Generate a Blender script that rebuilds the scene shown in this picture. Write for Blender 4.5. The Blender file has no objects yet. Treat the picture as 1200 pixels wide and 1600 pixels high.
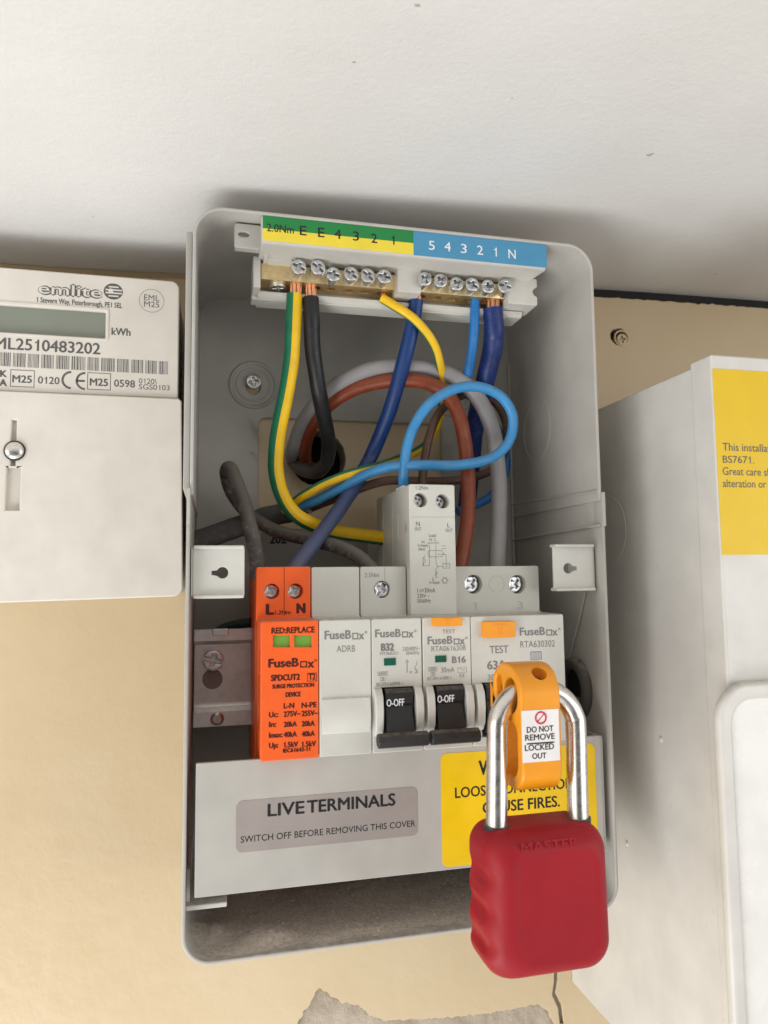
import bpy, bmesh, math, random
from mathutils import Vector, Matrix, noise
random.seed(4)
S = 0.001                      # everything below is written in millimetres
scene = bpy.context.scene

# ------------------------------------------------------------------ camera
YAW, PITCH, ROLL = 0.2353, 0.0873, -0.0112
CAM = Vector((-17.12, -244.24, 28.65)); FPX = 1125.2
_f = Vector((math.sin(YAW)*math.cos(PITCH), math.cos(YAW)*math.cos(PITCH), math.sin(PITCH)))
_r = Vector((math.cos(YAW), -math.sin(YAW), 0)); _u = _r.cross(_f)
RIGHT = _r*math.cos(ROLL) + _u*math.sin(ROLL); UP = _u*math.cos(ROLL) - _r*math.sin(ROLL); FWD = _f
cd = bpy.data.cameras.new('camera'); cam = bpy.data.objects.new('camera', cd)
scene.collection.objects.link(cam)
cd.sensor_width = 36; cd.lens = FPX/1600*36; cd.clip_start = 0.01; cd.clip_end = 20
m = Matrix.Identity(4)
for i in range(3):
    m[i][0], m[i][1], m[i][2], m[i][3] = RIGHT[i], UP[i], -FWD[i], CAM[i]*S
cam.matrix_world = m
cd.dof.use_dof = True; cd.dof.focus_distance = 0.262; cd.dof.aperture_fstop = 22
scene.camera = cam
scene.render.resolution_x, scene.render.resolution_y = 768, 1024

def at(px, py, Y):             # a point of the photograph at depth Y (mm)
    d = RIGHT*((px-600)/FPX) - UP*((py-800)/FPX) + FWD
    return CAM + d*((Y-CAM.y)/d.y)
def atx(px, py, X):
    d = RIGHT*((px-600)/FPX) - UP*((py-800)/FPX) + FWD
    return CAM + d*((X-CAM.x)/d.x)

# ------------------------------------------------------------------ light
w = bpy.data.worlds.new('World'); scene.world = w; w.use_nodes = True
bg = w.node_tree.nodes['Background']
def contrast_world():
    # made-up surroundings: bright lobes left and right, dim middle, added to give metals contrast
    n, l = w.node_tree.nodes, w.node_tree.links
    tc = n.new('ShaderNodeTexCoord')
    def lobe(d, lo, hi):
        v = n.new('ShaderNodeVectorMath'); v.operation = 'DOT_PRODUCT'; v.inputs[1].default_value = Vector(d).normalized()
        l.new(tc.outputs['Generated'], v.inputs[0])
        r = n.new('ShaderNodeMapRange'); r.interpolation_type = 'SMOOTHSTEP'; r.inputs[1].default_value = lo; r.inputs[2].default_value = hi
        l.new(v.outputs['Value'], r.inputs[0]); return r.outputs[0]
    def m(op, a, b):
        k = n.new('ShaderNodeMath'); k.operation = op
        for i, x in enumerate((a, b)):
            if isinstance(x, (int, float)): k.inputs[i].default_value = x
            else: l.new(x, k.inputs[i])
        return k.outputs[0]
    t = n.new('ShaderNodeTexNoise'); t.inputs['Scale'].default_value = 2.2; t.inputs['Detail'].default_value = 3
    l.new(tc.outputs['Generated'], t.inputs['Vector'])
    b = m('ADD', 0.25, m('MULTIPLY', t.outputs['Fac'], 0.5))
    b = m('MULTIPLY', b, m('SUBTRACT', 1.0, m('MULTIPLY', lobe((-.1, -1, .0), .72, .93), 0.78)))
    b = m('ADD', b, m('MULTIPLY', lobe((-.92, -.42, .02), .86, .95), 1.55))
    b = m('ADD', b, m('MULTIPLY', lobe((.80, -.60, .08), .88, .95), 1.45))
    b = m('ADD', b, m('MULTIPLY', lobe((.0, -.55, -.85), .80, .97), 0.45))
    l.new(m('MULTIPLY', b, WORLD), bg.inputs[1])
WORLD = 1.12
bg.inputs[0].default_value = (1.0, 0.995, 0.98, 1); contrast_world()
def area(name, loc, target, sx, sy, power, col):
    l = bpy.data.lights.new(name, 'AREA'); l.shape = 'RECTANGLE'; l.size = sx; l.size_y = sy; l.energy = power; l.color = col
    o = bpy.data.objects.new(name, l); scene.collection.objects.link(o)
    o.location = loc; o.rotation_euler = (Vector(target)-Vector(loc)).to_track_quat('-Z', 'Y').to_euler()
    return o
area('key_light', (-0.42, -0.36, -0.60), (0.05, 0.0, 0.05), 0.40, 0.40, 4.5, (1, 1, 0.995))
area('right_fill', (0.62, -0.72, 0.10), (0.16, 0.05, 0.12), 0.7, 0.5, 1.6, (1, 0.99, 0.975))  # added fill lamp, unseen, brightening the wall and fronts on the right
scene.view_settings.view_transform = 'Standard'; scene.view_settings.look = 'None'
scene.view_settings.exposure = 0; scene.view_settings.gamma = 1; scene.view_settings.use_curve_mapping = False
scene.render.engine = 'CYCLES'

# ------------------------------------------------------------------ materials
def lin(c): return tuple((x/12.92 if x <= 0.04045 else ((x+0.055)/1.055)**2.4) for x in c)
def hexc(r, g, b): return lin((r/255, g/255, b/255))
class NT:
    def __init__(s, name):
        s.m = bpy.data.materials.new(name); s.m.use_nodes = True
        s.n = s.m.node_tree.nodes; s.l = s.m.node_tree.links; s.b = s.n['Principled BSDF']
        s.tc = s.n.new('ShaderNodeTexCoord')
    def noise(s, scale, detail=4, rough=0.55, stretch=None):
        t = s.n.new('ShaderNodeTexNoise'); t.inputs['Scale'].default_value = scale
        t.inputs['Detail'].default_value = detail; t.inputs['Roughness'].default_value = rough
        if stretch:
            mp = s.n.new('ShaderNodeMapping'); mp.inputs['Scale'].default_value = stretch
            if len(stretch) > 3: pass
            s.l.new(s.tc.outputs['Object'], mp.inputs[0]); s.l.new(mp.outputs[0], t.inputs['Vector'])
        else: s.l.new(s.tc.outputs['Object'], t.inputs['Vector'])
        return t.outputs['Fac']
    def ramp(s, fac, lo, hi):
        r = s.n.new('ShaderNodeMapRange'); r.inputs[1].default_value = lo; r.inputs[2].default_value = hi
        s.l.new(fac, r.inputs[0]); return r.outputs[0]
    def math(s, op, a, b):
        n = s.n.new('ShaderNodeMath'); n.operation = op
        for i, v in enumerate((a, b)):
            if isinstance(v, (int, float)): n.inputs[i].default_value = v
            else: s.l.new(v, n.inputs[i])
        return n.outputs[0]
    def mix(s, fac, a, b):
        n = s.n.new('ShaderNodeMix'); n.data_type = 'RGBA'
        if isinstance(fac, (int, float)): n.inputs[0].default_value = fac
        else: s.l.new(fac, n.inputs[0])
        for i, v in ((6, a), (7, b)):
            if isinstance(v, tuple): n.inputs[i].default_value = (*v, 1)
            else: s.l.new(v, n.inputs[i])
        return n.outputs[2]
    def color(s, c):
        if isinstance(c, tuple): s.b.inputs['Base Color'].default_value = (*c, 1)
        else: s.l.new(c, s.b.inputs['Base Color'])
    def bump(s, h, strength, dist):
        n = s.n.new('ShaderNodeBump'); n.inputs['Strength'].default_value = strength; n.inputs['Distance'].default_value = dist
        s.l.new(h, n.inputs['Height']); s.l.new(n.outputs[0], s.b.inputs['Normal'])
    def set(s, **k):
        for a, v in k.items():
            i = s.b.inputs[a.replace('_', ' ')]
            if hasattr(v, 'links') or not isinstance(v, (int, float, tuple)): s.l.new(v, i)
            else: i.default_value = v
        return s
DUST = hexc(150, 138, 125)
def plastic(name, c, rough=0.42, dusty=0.6, grime=0.12, grain=0.35, spec=0.5, var=0.06):
    t = NT(name)
    col = t.mix(t.ramp(t.noise(70, 3), 0.3, 0.75), tuple(x*(1-var) for x in c), tuple(min(1, x*(1+var)) for x in c))
    if grime:
        g = t.ramp(t.noise(260, 5, 0.7), 0.66, 0.80)
        col = t.mix(t.math('MULTIPLY', g, grime), col, tuple(x*0.45 for x in DUST))
    if dusty:                                    # settled dust on faces that look up
        gm = t.n.new('ShaderNodeNewGeometry'); sp = t.n.new('ShaderNodeSeparateXYZ'); t.l.new(gm.outputs['Normal'], sp.inputs[0])
        d = t.math('MULTIPLY', t.ramp(sp.outputs[2], 0.35, 0.9), t.ramp(t.noise(420, 4), 0.3, 0.6))
        col = t.mix(t.math('MULTIPLY', d, dusty), col, DUST)
    t.color(col)
    r = t.ramp(t.noise(150, 3), 0.2, 0.8)
    t.set(Roughness=t.math('ADD', t.math('MULTIPLY', r, 0.14), rough-0.07), Specular_IOR_Level=spec)
    if grain: t.bump(t.noise(2600, 2), grain, 0.00004)
    return t.m
def metal(name, c, rough=0.3, tarnish=None, amt=0.4, grain=0.3):
    t = NT(name); col = c
    if tarnish: col = t.mix(t.math('MULTIPLY', t.ramp(t.noise(300, 5, 0.65), 0.42, 0.72), amt), c, tarnish)
    t.color(col); t.set(Metallic=1.0, Roughness=t.math('ADD', t.math('MULTIPLY', t.noise(500, 4), 0.25), rough-0.1))
    if grain: t.bump(t.noise(1500, 3), grain, 0.00005)
    return t.m
def ink(name, c, rough=0.5, fade=0.25, paper=(0.5, 0.5, 0.48)):
    t = NT(name); t.color(t.mix(t.math('MULTIPLY', t.ramp(t.noise(2200, 3), 0.5, 0.8), fade), c, paper)); t.set(Roughness=rough, Specular_IOR_Level=0.35)
    return t.m
M = {}
M['case'] = plastic('powder_coated_steel', hexc(181, 178, 171), 0.42, 0.75, 0.12, 0.5)
M['device'] = plastic('device_plastic', hexc(201, 200, 192), 0.40, 0.7, 0.14, 0.3)
M['carrier'] = plastic('carrier_plastic', hexc(204, 201, 193), 0.4, 0.5, 0.12)
M['meter'] = plastic('meter_plastic', hexc(222, 216, 206), 0.42, 0.4, 0.10, 0.3)
M['cabinet'] = plastic('cabinet_enamel', hexc(209, 206, 200), 0.33, 0.4, 0.10, 0.5)
M['orange'] = plastic('orange_plastic', hexc(238, 96, 30), 0.42, 0.6, 0.16, 0.3)
M['green_window'] = plastic('indicator_green', hexc(112, 160, 66), 0.25, 0, 0.1)
M['dark_green_window'] = plastic('flag_green', hexc(8, 88, 70), 0.25, 0, 0)
M['black'] = plastic('black_plastic', hexc(34, 34, 35), 0.45, 0.35, 0.35, 0.4, var=0.15)
M['test'] = plastic('test_button_orange', hexc(236, 152, 28), 0.4, 0.2, 0.05)
M['lockout'] = plastic('lockout_nylon', hexc(232, 150, 22), 0.36, 0.1, 0.08, 0.6)
M['grey_window'] = plastic('flag_grey', hexc(165, 168, 170), 0.3, 0, 0)
M['steel'] = metal('zinc_steel', (0.72, 0.73, 0.74), 0.28, (0.35, 0.33, 0.3), 0.35)
M['chrome'] = metal('chromed_steel', (0.72, 0.70, 0.67), 0.24, (0.42, 0.38, 0.34), 0.4, 0.12)
M['rail'] = metal('nickel_rail', (0.76, 0.77, 0.75), 0.36, (0.50, 0.46, 0.42), 0.45)
M['brass'] = metal('brass', (0.88, 0.70, 0.40), 0.38, (0.50, 0.36, 0.17), 0.5)
M['copper'] = metal('copper', (0.80, 0.42, 0.27), 0.35, (0.4, 0.18, 0.1), 0.5)
M['dark'] = plastic('opening_shade_black', (0.012, 0.011, 0.010), 0.8, 0, 0, 0)  # near-black colour standing in for the shade inside openings
M['rubber'] = plastic('grommet_rubber', hexc(84, 80, 77), 0.7, 0.8, 0.5, 0.6)
M['cheek'] = plastic('cheek_plastic', hexc(208, 207, 200), 0.36, 0.5, 0.12, 0.2)
M['grey_label'] = plastic('grey_label', hexc(158, 150, 145), 0.34, 0, 0.08, 0.2)
M['yellow_label'] = plastic('yellow_label', hexc(240, 198, 10), 0.38, 0, 0.05, 0.3)
M['notice'] = plastic('notice_yellow', hexc(224, 186, 3), 0.42, 0, 0.08, 0.3, var=0.03)
M['white_label'] = plastic('white_label', hexc(232, 228, 226), 0.3, 0, 0.04, 0.2)
M['strip_green'] = plastic('strip_green', hexc(24, 128, 62), 0.35, 0, 0.05, 0.1)
M['strip_yellow'] = plastic('strip_yellow', hexc(236, 212, 62), 0.35, 0, 0.05, 0.1)
M['strip_blue'] = plastic('strip_blue', hexc(72, 142, 180), 0.35, 0, 0.05, 0.1)
M['lcd'] = plastic('lcd_glass', hexc(132, 138, 126), 0.12, 0, 0, 0, var=0.02)
M['ink_black'] = ink('ink_black', (0.012, 0.012, 0.013), fade=0.1)
M['ink_grey'] = ink('ink_grey', hexc(122, 121, 120), fade=0.3)
M['ink_mid'] = ink('ink_mid', hexc(92, 91, 90), fade=0.3)
M['ink_pale'] = ink('ink_pale', hexc(178, 177, 174), fade=0.3)
M['ink_white'] = ink('ink_white', hexc(225, 230, 232), fade=0.1)
M['ink_maroon'] = ink('ink_dark_on_orange', hexc(66, 24, 16), fade=0.25, paper=hexc(240, 88, 30))
M['ink_red'] = ink('ink_red', hexc(196, 32, 58), fade=0.05)

def red_body():
    t = NT('padlock_nylon'); c = hexc(152, 20, 32)
    col = t.mix(t.ramp(t.noise(60, 3), 0.3, 0.8), tuple(x*0.9 for x in c), tuple(x*1.08 for x in c))
    sm = t.math('MULTIPLY', t.ramp(t.noise(130, 5, 0.6), 0.6, 0.78), 0.42)
    col = t.mix(sm, col, hexc(104, 30, 32)); t.color(col)
    t.set(Roughness=t.math('ADD', t.math('MULTIPLY', t.noise(200, 4), 0.22), 0.40), Specular_IOR_Level=0.3)
    t.bump(t.noise(1700, 3), 0.35, 0.00005); return t.m
M['red'] = red_body()
def wall_paint():
    t = NT('magnolia_gloss_paint'); col = t.mix(t.ramp(t.noise(9, 5), 0.3, 0.75), hexc(206, 184, 148), hexc(217, 198, 165))
    g = t.math('MULTIPLY', t.ramp(t.noise(190, 6, 0.7), 0.69, 0.79), 0.5)
    col = t.mix(g, col, hexc(112, 92, 66)); t.color(col)
    t.set(Roughness=t.math('ADD', t.math('MULTIPLY', t.noise(90, 3), 0.2), 0.24), Specular_IOR_Level=0.5)
    h = t.math('ADD', t.math('MULTIPLY', t.noise(130, 4, 0.6), 1.0), t.math('MULTIPLY', t.noise(28, 3), 2.2))
    t.bump(h, 0.36, 0.0007); return t.m
M['wall'] = wall_paint()
def ceiling_paint():
    t = NT('roller_emulsion')
    col = t.mix(t.ramp(t.noise(12, 4), 0.3, 0.75), hexc(222, 220, 217), hexc(231, 230, 228))
    g = t.math('MULTIPLY', t.ramp(t.noise(120, 6, 0.75), 0.70, 0.77), 0.45)
    col = t.mix(g, col, hexc(120, 110, 98)); t.color(col)
    t.set(Roughness=0.55, Specular_IOR_Level=0.4)
    mp = t.n.new('ShaderNodeMapping'); mp.inputs['Rotation'].default_value = (0, 0, 0.7); mp.inputs['Scale'].default_value = (0.25, 2.2, 1)
    t.l.new(t.tc.outputs['Object'], mp.inputs[0])
    st = t.n.new('ShaderNodeTexNoise'); st.inputs['Scale'].default_value = 170; st.inputs['Detail'].default_value = 3; t.l.new(mp.outputs[0], st.inputs['Vector'])
    h = t.math('ADD', t.noise(420, 5, 0.65), t.math('MULTIPLY', st.outputs['Fac'], 0.22))
    h = t.math('ADD', h, t.math('MULTIPLY', t.noise(26, 3), 2.0))
    t.bump(h, 0.45, 0.0006); return t.m
M['ceiling'] = ceiling_paint()
def plaster():
    t = NT('bare_plaster')
    col = t.mix(t.ramp(t.noise(80, 6, 0.65), 0.3, 0.7), hexc(168, 154, 136), hexc(200, 189, 172)); t.color(col)
    t.set(Roughness=0.9); t.bump(t.math('ADD', t.noise(300, 6, 0.7), t.math('MULTIPLY', t.noise(70, 4), 2)), 0.9, 0.0012); return t.m
M['plaster'] = plaster()
def dust_mat():
    t = NT('grey_dust'); col = t.mix(t.ramp(t.noise(700, 5, 0.75), 0.3, 0.7), hexc(162, 150, 138), hexc(210, 200, 188)); t.color(col)
    t.set(Roughness=0.95, Specular_IOR_Level=0.1); t.bump(t.noise(1500, 5, 0.75), 0.9, 0.0004); return t.m
M['dust'] = dust_mat()
def cable(name, c, c2=None, stripe=None, dusty=0.25, rough=0.38, along=None):
    t = NT(name); col = c
    if stripe:                                    # stripe = (centre, half width) round the section
        uv = t.n.new('ShaderNodeSeparateXYZ'); t.l.new(t.tc.outputs['UV'], uv.inputs[0])
        d = t.math('ABSOLUTE', t.math('SUBTRACT', t.math('FRACT', t.math('ADD', uv.outputs[0], 0.5-stripe[0]), 0), 0.5), 0)
        col = t.mix(t.math('LESS_THAN', d, stripe[1]), c, c2)
    v = t.ramp(t.noise(90, 3), 0.3, 0.7)
    n = t.n.new('ShaderNodeHueSaturation'); 
    if isinstance(col, tuple): n.inputs['Color'].default_value = (*col, 1)
    else: t.l.new(col, n.inputs['Color'])
    t.l.new(t.math('ADD', t.math('MULTIPLY', v, 0.2), 0.9), n.inputs['Value']); col = n.outputs[0]
    s = t.math('MULTIPLY', t.ramp(t.noise(330, 5, 0.7), 0.5, 0.72), dusty)
    gm = t.n.new('ShaderNodeNewGeometry'); sp = t.n.new('ShaderNodeSeparateXYZ'); t.l.new(gm.outputs['Normal'], sp.inputs[0])
    d = t.math('MULTIPLY', t.ramp(sp.outputs[2], 0.0, 0.9), dusty*0.8)
    dd = t.math('MAXIMUM', s, d)
    if along:
        u2 = t.n.new('ShaderNodeSeparateXYZ'); t.l.new(t.tc.outputs['UV'], u2.inputs[0])
        g = t.ramp(u2.outputs[1], *along); dd = t.math('MAXIMUM', t.math('MULTIPLY', dd, t.math('ADD', t.math('MULTIPLY', g, .9), .1)), t.math('MULTIPLY', g, dusty*.75))
    col = t.mix(dd, col, hexc(150, 140, 130)); t.color(col)
    t.set(Roughness=t.math('ADD', t.math('MULTIPLY', t.noise(400, 3), 0.2), rough-0.05), Specular_IOR_Level=0.45)
    t.bump(t.noise(600, 3), 0.25, 0.0001); return t.m
GREEN, YELLOW = hexc(12, 112, 78), hexc(238, 192, 14)

# ------------------------------------------------------------------ mesh tools
COL = scene.collection
def base(o):
    v = Vector((0, 0, 0))
    while o: v += o.location; o = o.parent
    return v
def tag(o, label=None, cat=None, group=None, kind=None):
    if label: o['label'] = label
    if cat: o['category'] = cat
    if group: o['group'] = group
    if kind: o['kind'] = kind
    return o
def thing(name, loc, label, cat, group=None):
    o = bpy.data.objects.new(name, None); COL.objects.link(o); o.location = Vector(loc)*S; o.empty_display_size = 0.01
    return tag(o, label, cat, group)
class MB:
    def __init__(s): s.v = []; s.f = []; s.uv = {}
    def add(s, vs, fs):
        k = len(s.v); s.v += [Vector(v) for v in vs]; s.f += [tuple(i+k for i in f) for f in fs]; return s
    def bm(s, b, mat=None):
        b.verts.index_update()
        s.add([mat @ v.co if mat else v.co.copy() for v in b.verts], [[v.index for v in f.verts] for f in b.faces]); b.free(); return s
    def box(s, x0, x1, y0, y1, z0, z1, bev=0.0, seg=2, only=None):
        b = bmesh.new(); bmesh.ops.create_cube(b, size=1)
        for v in b.verts: v.co = Vector((x0+(v.co.x+.5)*(x1-x0), y0+(v.co.y+.5)*(y1-y0), z0+(v.co.z+.5)*(z1-z0)))
        if bev: bmesh.ops.bevel(b, geom=list(b.edges), offset=bev, segments=seg, affect='EDGES', profile=.5)
        return s.bm(b)
    def cyl(s, c, ax, r, h, n=24, r2=None, bev=0):      # from c along ax by h
        b = bmesh.new(); bmesh.ops.create_cone(b, cap_ends=True, segments=n, radius1=r, radius2=r if r2 is None else r2, depth=h)
        if bev:
            bmesh.ops.bevel(b, geom=[e for e in b.edges if abs(e.verts[0].co.z-e.verts[1].co.z) < 1e-6], offset=bev, segments=3, affect='EDGES', profile=.5)
        ax = Vector(ax).normalized(); q = Vector((0, 0, 1)).rotation_difference(ax).to_matrix().to_4x4()
        return s.bm(b, Matrix.Translation(Vector(c)+ax*h/2) @ q)
    def ball(s, c, r, sc=(1, 1, 1), sub=2):
        b = bmesh.new(); bmesh.ops.create_icosphere(b, subdivisions=sub, radius=r)
        return s.bm(b, Matrix.Translation(c) @ Matrix.Diagonal((*sc, 1)))
    def torus(s, c, ax, R, r, n=40, k=10):
        ax = Vector(ax).normalized(); q = Vector((0, 0, 1)).rotation_difference(ax)
        vs, fs = [], []
        for i in range(n):
            a = 2*math.pi*i/n
            for j in range(k):
                t = 2*math.pi*j/k
                vs.append(Vector(c)+q @ Vector(((R+r*math.cos(t))*math.cos(a), (R+r*math.cos(t))*math.sin(a), r*math.sin(t))))
                fs.append((i*k+j, ((i+1) % n)*k+j, ((i+1) % n)*k+(j+1) % k, i*k+(j+1) % k))
        return s.add(vs, fs)
    def plate(s, outline, holes=(), y0=0, y1=1, bev=0, seg=2, mp=None):
        """polygon in (x,z) with holes, from y0 (front) to y1 (back)"""
        c = bpy.data.curves.new('t', 'CURVE'); c.dimensions = '2D'; c.fill_mode = 'BOTH'
        for poly in (outline, *holes):
            sp = c.splines.new('POLY'); sp.points.add(len(poly)-1); sp.use_cyclic_u = True
            for p, (x, z) in zip(sp.points, poly): p.co = (x, z, 0, 1)
        h = y1-y0; c.extrude = max(0, h/2-bev); c.bevel_depth = bev; c.bevel_resolution = seg; c.offset = -bev
        o = bpy.data.objects.new('t', c); me = bpy.data.meshes.new_from_object(o)
        ym = (y0+y1)/2
        pts = [Vector((v.co.x, ym-v.co.z, v.co.y)) for v in me.vertices]
        if mp: pts = [mp(p) for p in pts]
        s.add(pts, [tuple(p.vertices) for p in me.polygons])
        bpy.data.meshes.remove(me); bpy.data.objects.remove(o); bpy.data.curves.remove(c); return s
    def prism_x(s, prof, x0, x1, bev=0, seg=2, holes=()):   # profile in (y,z) swept along x
        return s.plate(prof, holes, 0, x1-x0, bev, seg, mp=lambda p: Vector((x0+p.y, p.x, p.z)))
    def tube(s, pts, r, seg=14, cap=True, ref=(1, 0, 0), flat=1.0, sub=8):
        P = [Vector(p) for p in pts]; path = []
        E = [P[0]*2-P[1]]+P+[P[-1]*2-P[-2]]
        for i in range(1, len(E)-2):
            for k in range(sub):
                t = k/sub; a, b, c_, d = E[i-1], E[i], E[i+1], E[i+2]
                path.append(0.5*((2*b)+(c_-a)*t+(2*a-5*b+4*c_-d)*t*t+(3*b-a-3*c_+d)*t**3))
        path.append(P[-1])
        # soften kinks
        for _ in range(3):
            q = path[:]
            for i in range(1, len(path)-1): q[i] = (path[i-1]+path[i]*2+path[i+1])/4
            path = q
        n = None; k0 = len(s.v); tot = len(path)
        for i, p in enumerate(path):
            t = (path[min(i+1, tot-1)]-path[max(i-1, 0)]).normalized()
            if n is None: n = Vector(ref)
            n = (n-t*n.dot(t)).normalized(); bn = t.cross(n)
            rr_ = r(i/(tot-1)) if callable(r) else r
            for j in range(seg):
                a = 2*math.pi*j/seg; s.v.append(p+n*(rr_*math.cos(a))+bn*(rr_*flat*math.sin(a)))
        for i in range(tot-1):
            for j in range(seg):
                s.uv[len(s.f)] = [(j/seg, i/tot), ((j+1)/seg, i/tot), ((j+1)/seg, (i+1)/tot), (j/seg, (i+1)/tot)]
                s.f.append((k0+i*seg+j, k0+i*seg+(j+1) % seg, k0+(i+1)*seg+(j+1) % seg, k0+(i+1)*seg+j))
        if cap:
            s.f.append(tuple(k0+j for j in reversed(range(seg)))); s.f.append(tuple(k0+(tot-1)*seg+j for j in range(seg)))
        return s
    def mesh(s, name, mat, off=Vector((0, 0, 0)), sharp=32):
        me = bpy.data.meshes.new(name); me.from_pydata([v*S-off for v in s.v], [], s.f)
        if s.uv:
            u = me.uv_layers.new(name='UVMap')
            for fi, co in s.uv.items():
                for li, c in zip(me.polygons[fi].loop_indices, co): u.data[li].uv = c
        b = bmesh.new(); b.from_mesh(me); bmesh.ops.remove_doubles(b, verts=b.verts, dist=1e-7)
        bmesh.ops.recalc_face_normals(b, faces=b.faces); b.to_mesh(me); b.free()
        for p in me.polygons: p.use_smooth = True
        me.set_sharp_from_angle(angle=math.radians(sharp))
        me.materials.append(M[mat] if isinstance(mat, str) else mat); return me
    def build(s, name, mat, parent=None, label=None, sharp=32, origin=None):
        off = base(parent) if parent else (Vector(origin)*S if origin is not None else Vector((0, 0, 0)))
        o = bpy.data.objects.new(name, s.mesh(name, mat, off, sharp)); COL.objects.link(o)
        if parent: o.parent = parent
        else: o.location = off
        if label: o['label'] = label
        if len(o.data.vertices) > 50 and not s.uv:
            wn = o.modifiers.new('shade', 'WEIGHTED_NORMAL'); wn.keep_sharp = True
        return o
def rr(x0, x1, z0, z1, r, n=6):
    rs = r if isinstance(r, (tuple, list)) else (r,)*4      # bl, br, tr, tl
    out = []
    for (cx, cz, a0, q) in ((x0+rs[0], z0+rs[0], 180, rs[0]), (x1-rs[1], z0+rs[1], 270, rs[1]), (x1-rs[2], z1-rs[2], 0, rs[2]), (x0+rs[3], z1-rs[3], 90, rs[3])):
        if q <= 0: out.append((cx, cz)); continue
        for k in range(n+1):
            a = math.radians(a0+90*k/n); out.append((cx+q*math.cos(a), cz+q*math.sin(a)))
    return out
def circ(cx, cz, r, n=24, sx=1, sz=1): return [(cx+r*sx*math.cos(2*math.pi*k/n), cz+r*sz*math.sin(2*math.pi*k/n)) for k in range(n)]
def cross(r, w_, cx=0, cz=0, rot=0):
    p = [(r, -w_), (r, w_), (w_, w_), (w_, r), (-w_, r), (-w_, w_), (-r, w_), (-r, -w_), (-w_, -w_), (-w_, -r), (w_, -r), (w_, -w_)]
    c, s_ = math.cos(rot), math.sin(rot); return [(cx+x*c-z*s_, cz+x*s_+z*c) for x, z in p]
# ---- lettering
def text_mesh(s, bold=0.0):
    c = bpy.data.curves.new('t', 'FONT'); c.body = s; c.size = 1; c.offset = bold; c.resolution_u = 3
    o = bpy.data.objects.new('t', c); me = bpy.data.meshes.new_from_object(o)
    vs = [(v.co.x, v.co.y) for v in me.vertices]; fs = [tuple(p.vertices) for p in me.polygons]
    bpy.data.meshes.remove(me); bpy.data.objects.remove(o); bpy.data.curves.remove(c); return vs, fs
_hv, _ = text_mesh('H'); CAPH = max(v[1] for v in _hv)-min(v[1] for v in _hv)
def _w(t): v, _f = text_mesh(t); return max(p[0] for p in v)-min(p[0] for p in v)
_HH = _w('HH'); _gl = {}
def glyph(c):
    if c not in _gl:
        adv = _w('H'+('2' if c == '1' else c)+'H')-_HH
        if c == ' ': _gl[c] = (adv, [], [])
        elif c == '1':                         # a one with its flag
            x, t, h = adv*.58, .085, CAPH
            _gl[c] = (adv, [(x-t/2, 0), (x+t/2, 0), (x+t/2, h), (x-t/2+.02, h), (x-t/2, h*.86), (x-t/2-.12, h*.77), (x-t/2-.12, h*.68), (x-t/2, h*.74)], [(0, 1, 2, 3, 4, 7), (4, 5, 6, 7)])
        else:
            v, f = text_mesh(c); a, _f = text_mesh('H'+c)
            hx = max(p[0] for p in _hv); x0 = min(p[0] for p in a if p[0] > hx+1e-4) if any(p[0] > hx+1e-4 for p in a) else hx
            vx = min(p[0] for p in v); _gl[c] = (adv, [(p[0], p[1]) for p in v], f)
    return _gl[c]
def layout(t):
    vs, fs, x = [], [], 0
    for c in t:
        adv, v, f = glyph(c); k = len(vs); vs += [(p[0]+x, p[1]) for p in v]; fs += [tuple(i+k for i in q) for q in f]; x += adv
    return vs, fs
def put_text(mb, s, x0, x1, z0, z1, Y, bold=0.0, out=0.06, mp=None):
    """text between x0..x1 with baseline z0 and cap height z1 on the frontal plane Y"""
    vs, fs = layout(s)
    if not vs: return
    a, b = min(v[0] for v in vs), max(v[0] for v in vs)
    kx = (x1-x0)/(b-a); kz = (z1-z0)/CAPH
    e = min(0.5, bold*2.2)*(z1-z0)/CAPH            # heavier strokes: copies a hair to each side
    kx *= 1-min(.1, 2*e/(abs(x1-x0)+1e-6))
    for k, (dx, dz) in enumerate([(0, 0)] if not bold else [(-e, 0), (e, 0), (0, e*.6), (0, -e*.6)]):
        P = [Vector((x0+e+(x-a)*kx+dx, Y-out-.004*k, z0+z*kz+dz)) for x, z in vs]
        if mp: P = [mp(p) for p in P]
        mb.add(P, fs)
def ptext(mb, s, pl, pr, pb, pt, Y, bold=0.0, out=0.06):
    """the same, from where it stands in the photograph: left, right, baseline, top"""
    a = at(pl, pb, Y); b = at(pr, pb, Y); t = at(pl, pt, Y)
    put_text(mb, s, a.x, b.x, a.z, t.z, Y, bold, out)
def pbox(mb, pl, pr, pt, pb, Y, th=0.05, frame=0):
    a = at(pl, pb, Y); b = at(pr, pt, Y)
    if frame: mb.plate([(a.x, a.z), (b.x, a.z), (b.x, b.z), (a.x, b.z)], [[(a.x+frame, a.z+frame), (b.x-frame, a.z+frame), (b.x-frame, b.z-frame), (a.x+frame, b.z-frame)]], Y-th, Y-0.01)
    else: mb.box(a.x, b.x, Y-th, Y-0.01, a.z, b.z)
def pline(mb, pts, Y, wd=0.12, out=0.05):
    for (a, b) in zip(pts, pts[1:]):
        A, B = at(*a, Y), at(*b, Y); d = (B-A); d.y = 0; n = Vector((-d.z, 0, d.x)).normalized()*wd/2; o = Vector((0, -out, 0))
        A = Vector((A.x, Y, A.z)); B = Vector((B.x, Y, B.z))
        mb.add([A-n+o, B-n+o, B+n+o, A+n+o], [(0, 1, 2, 3)])
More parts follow.
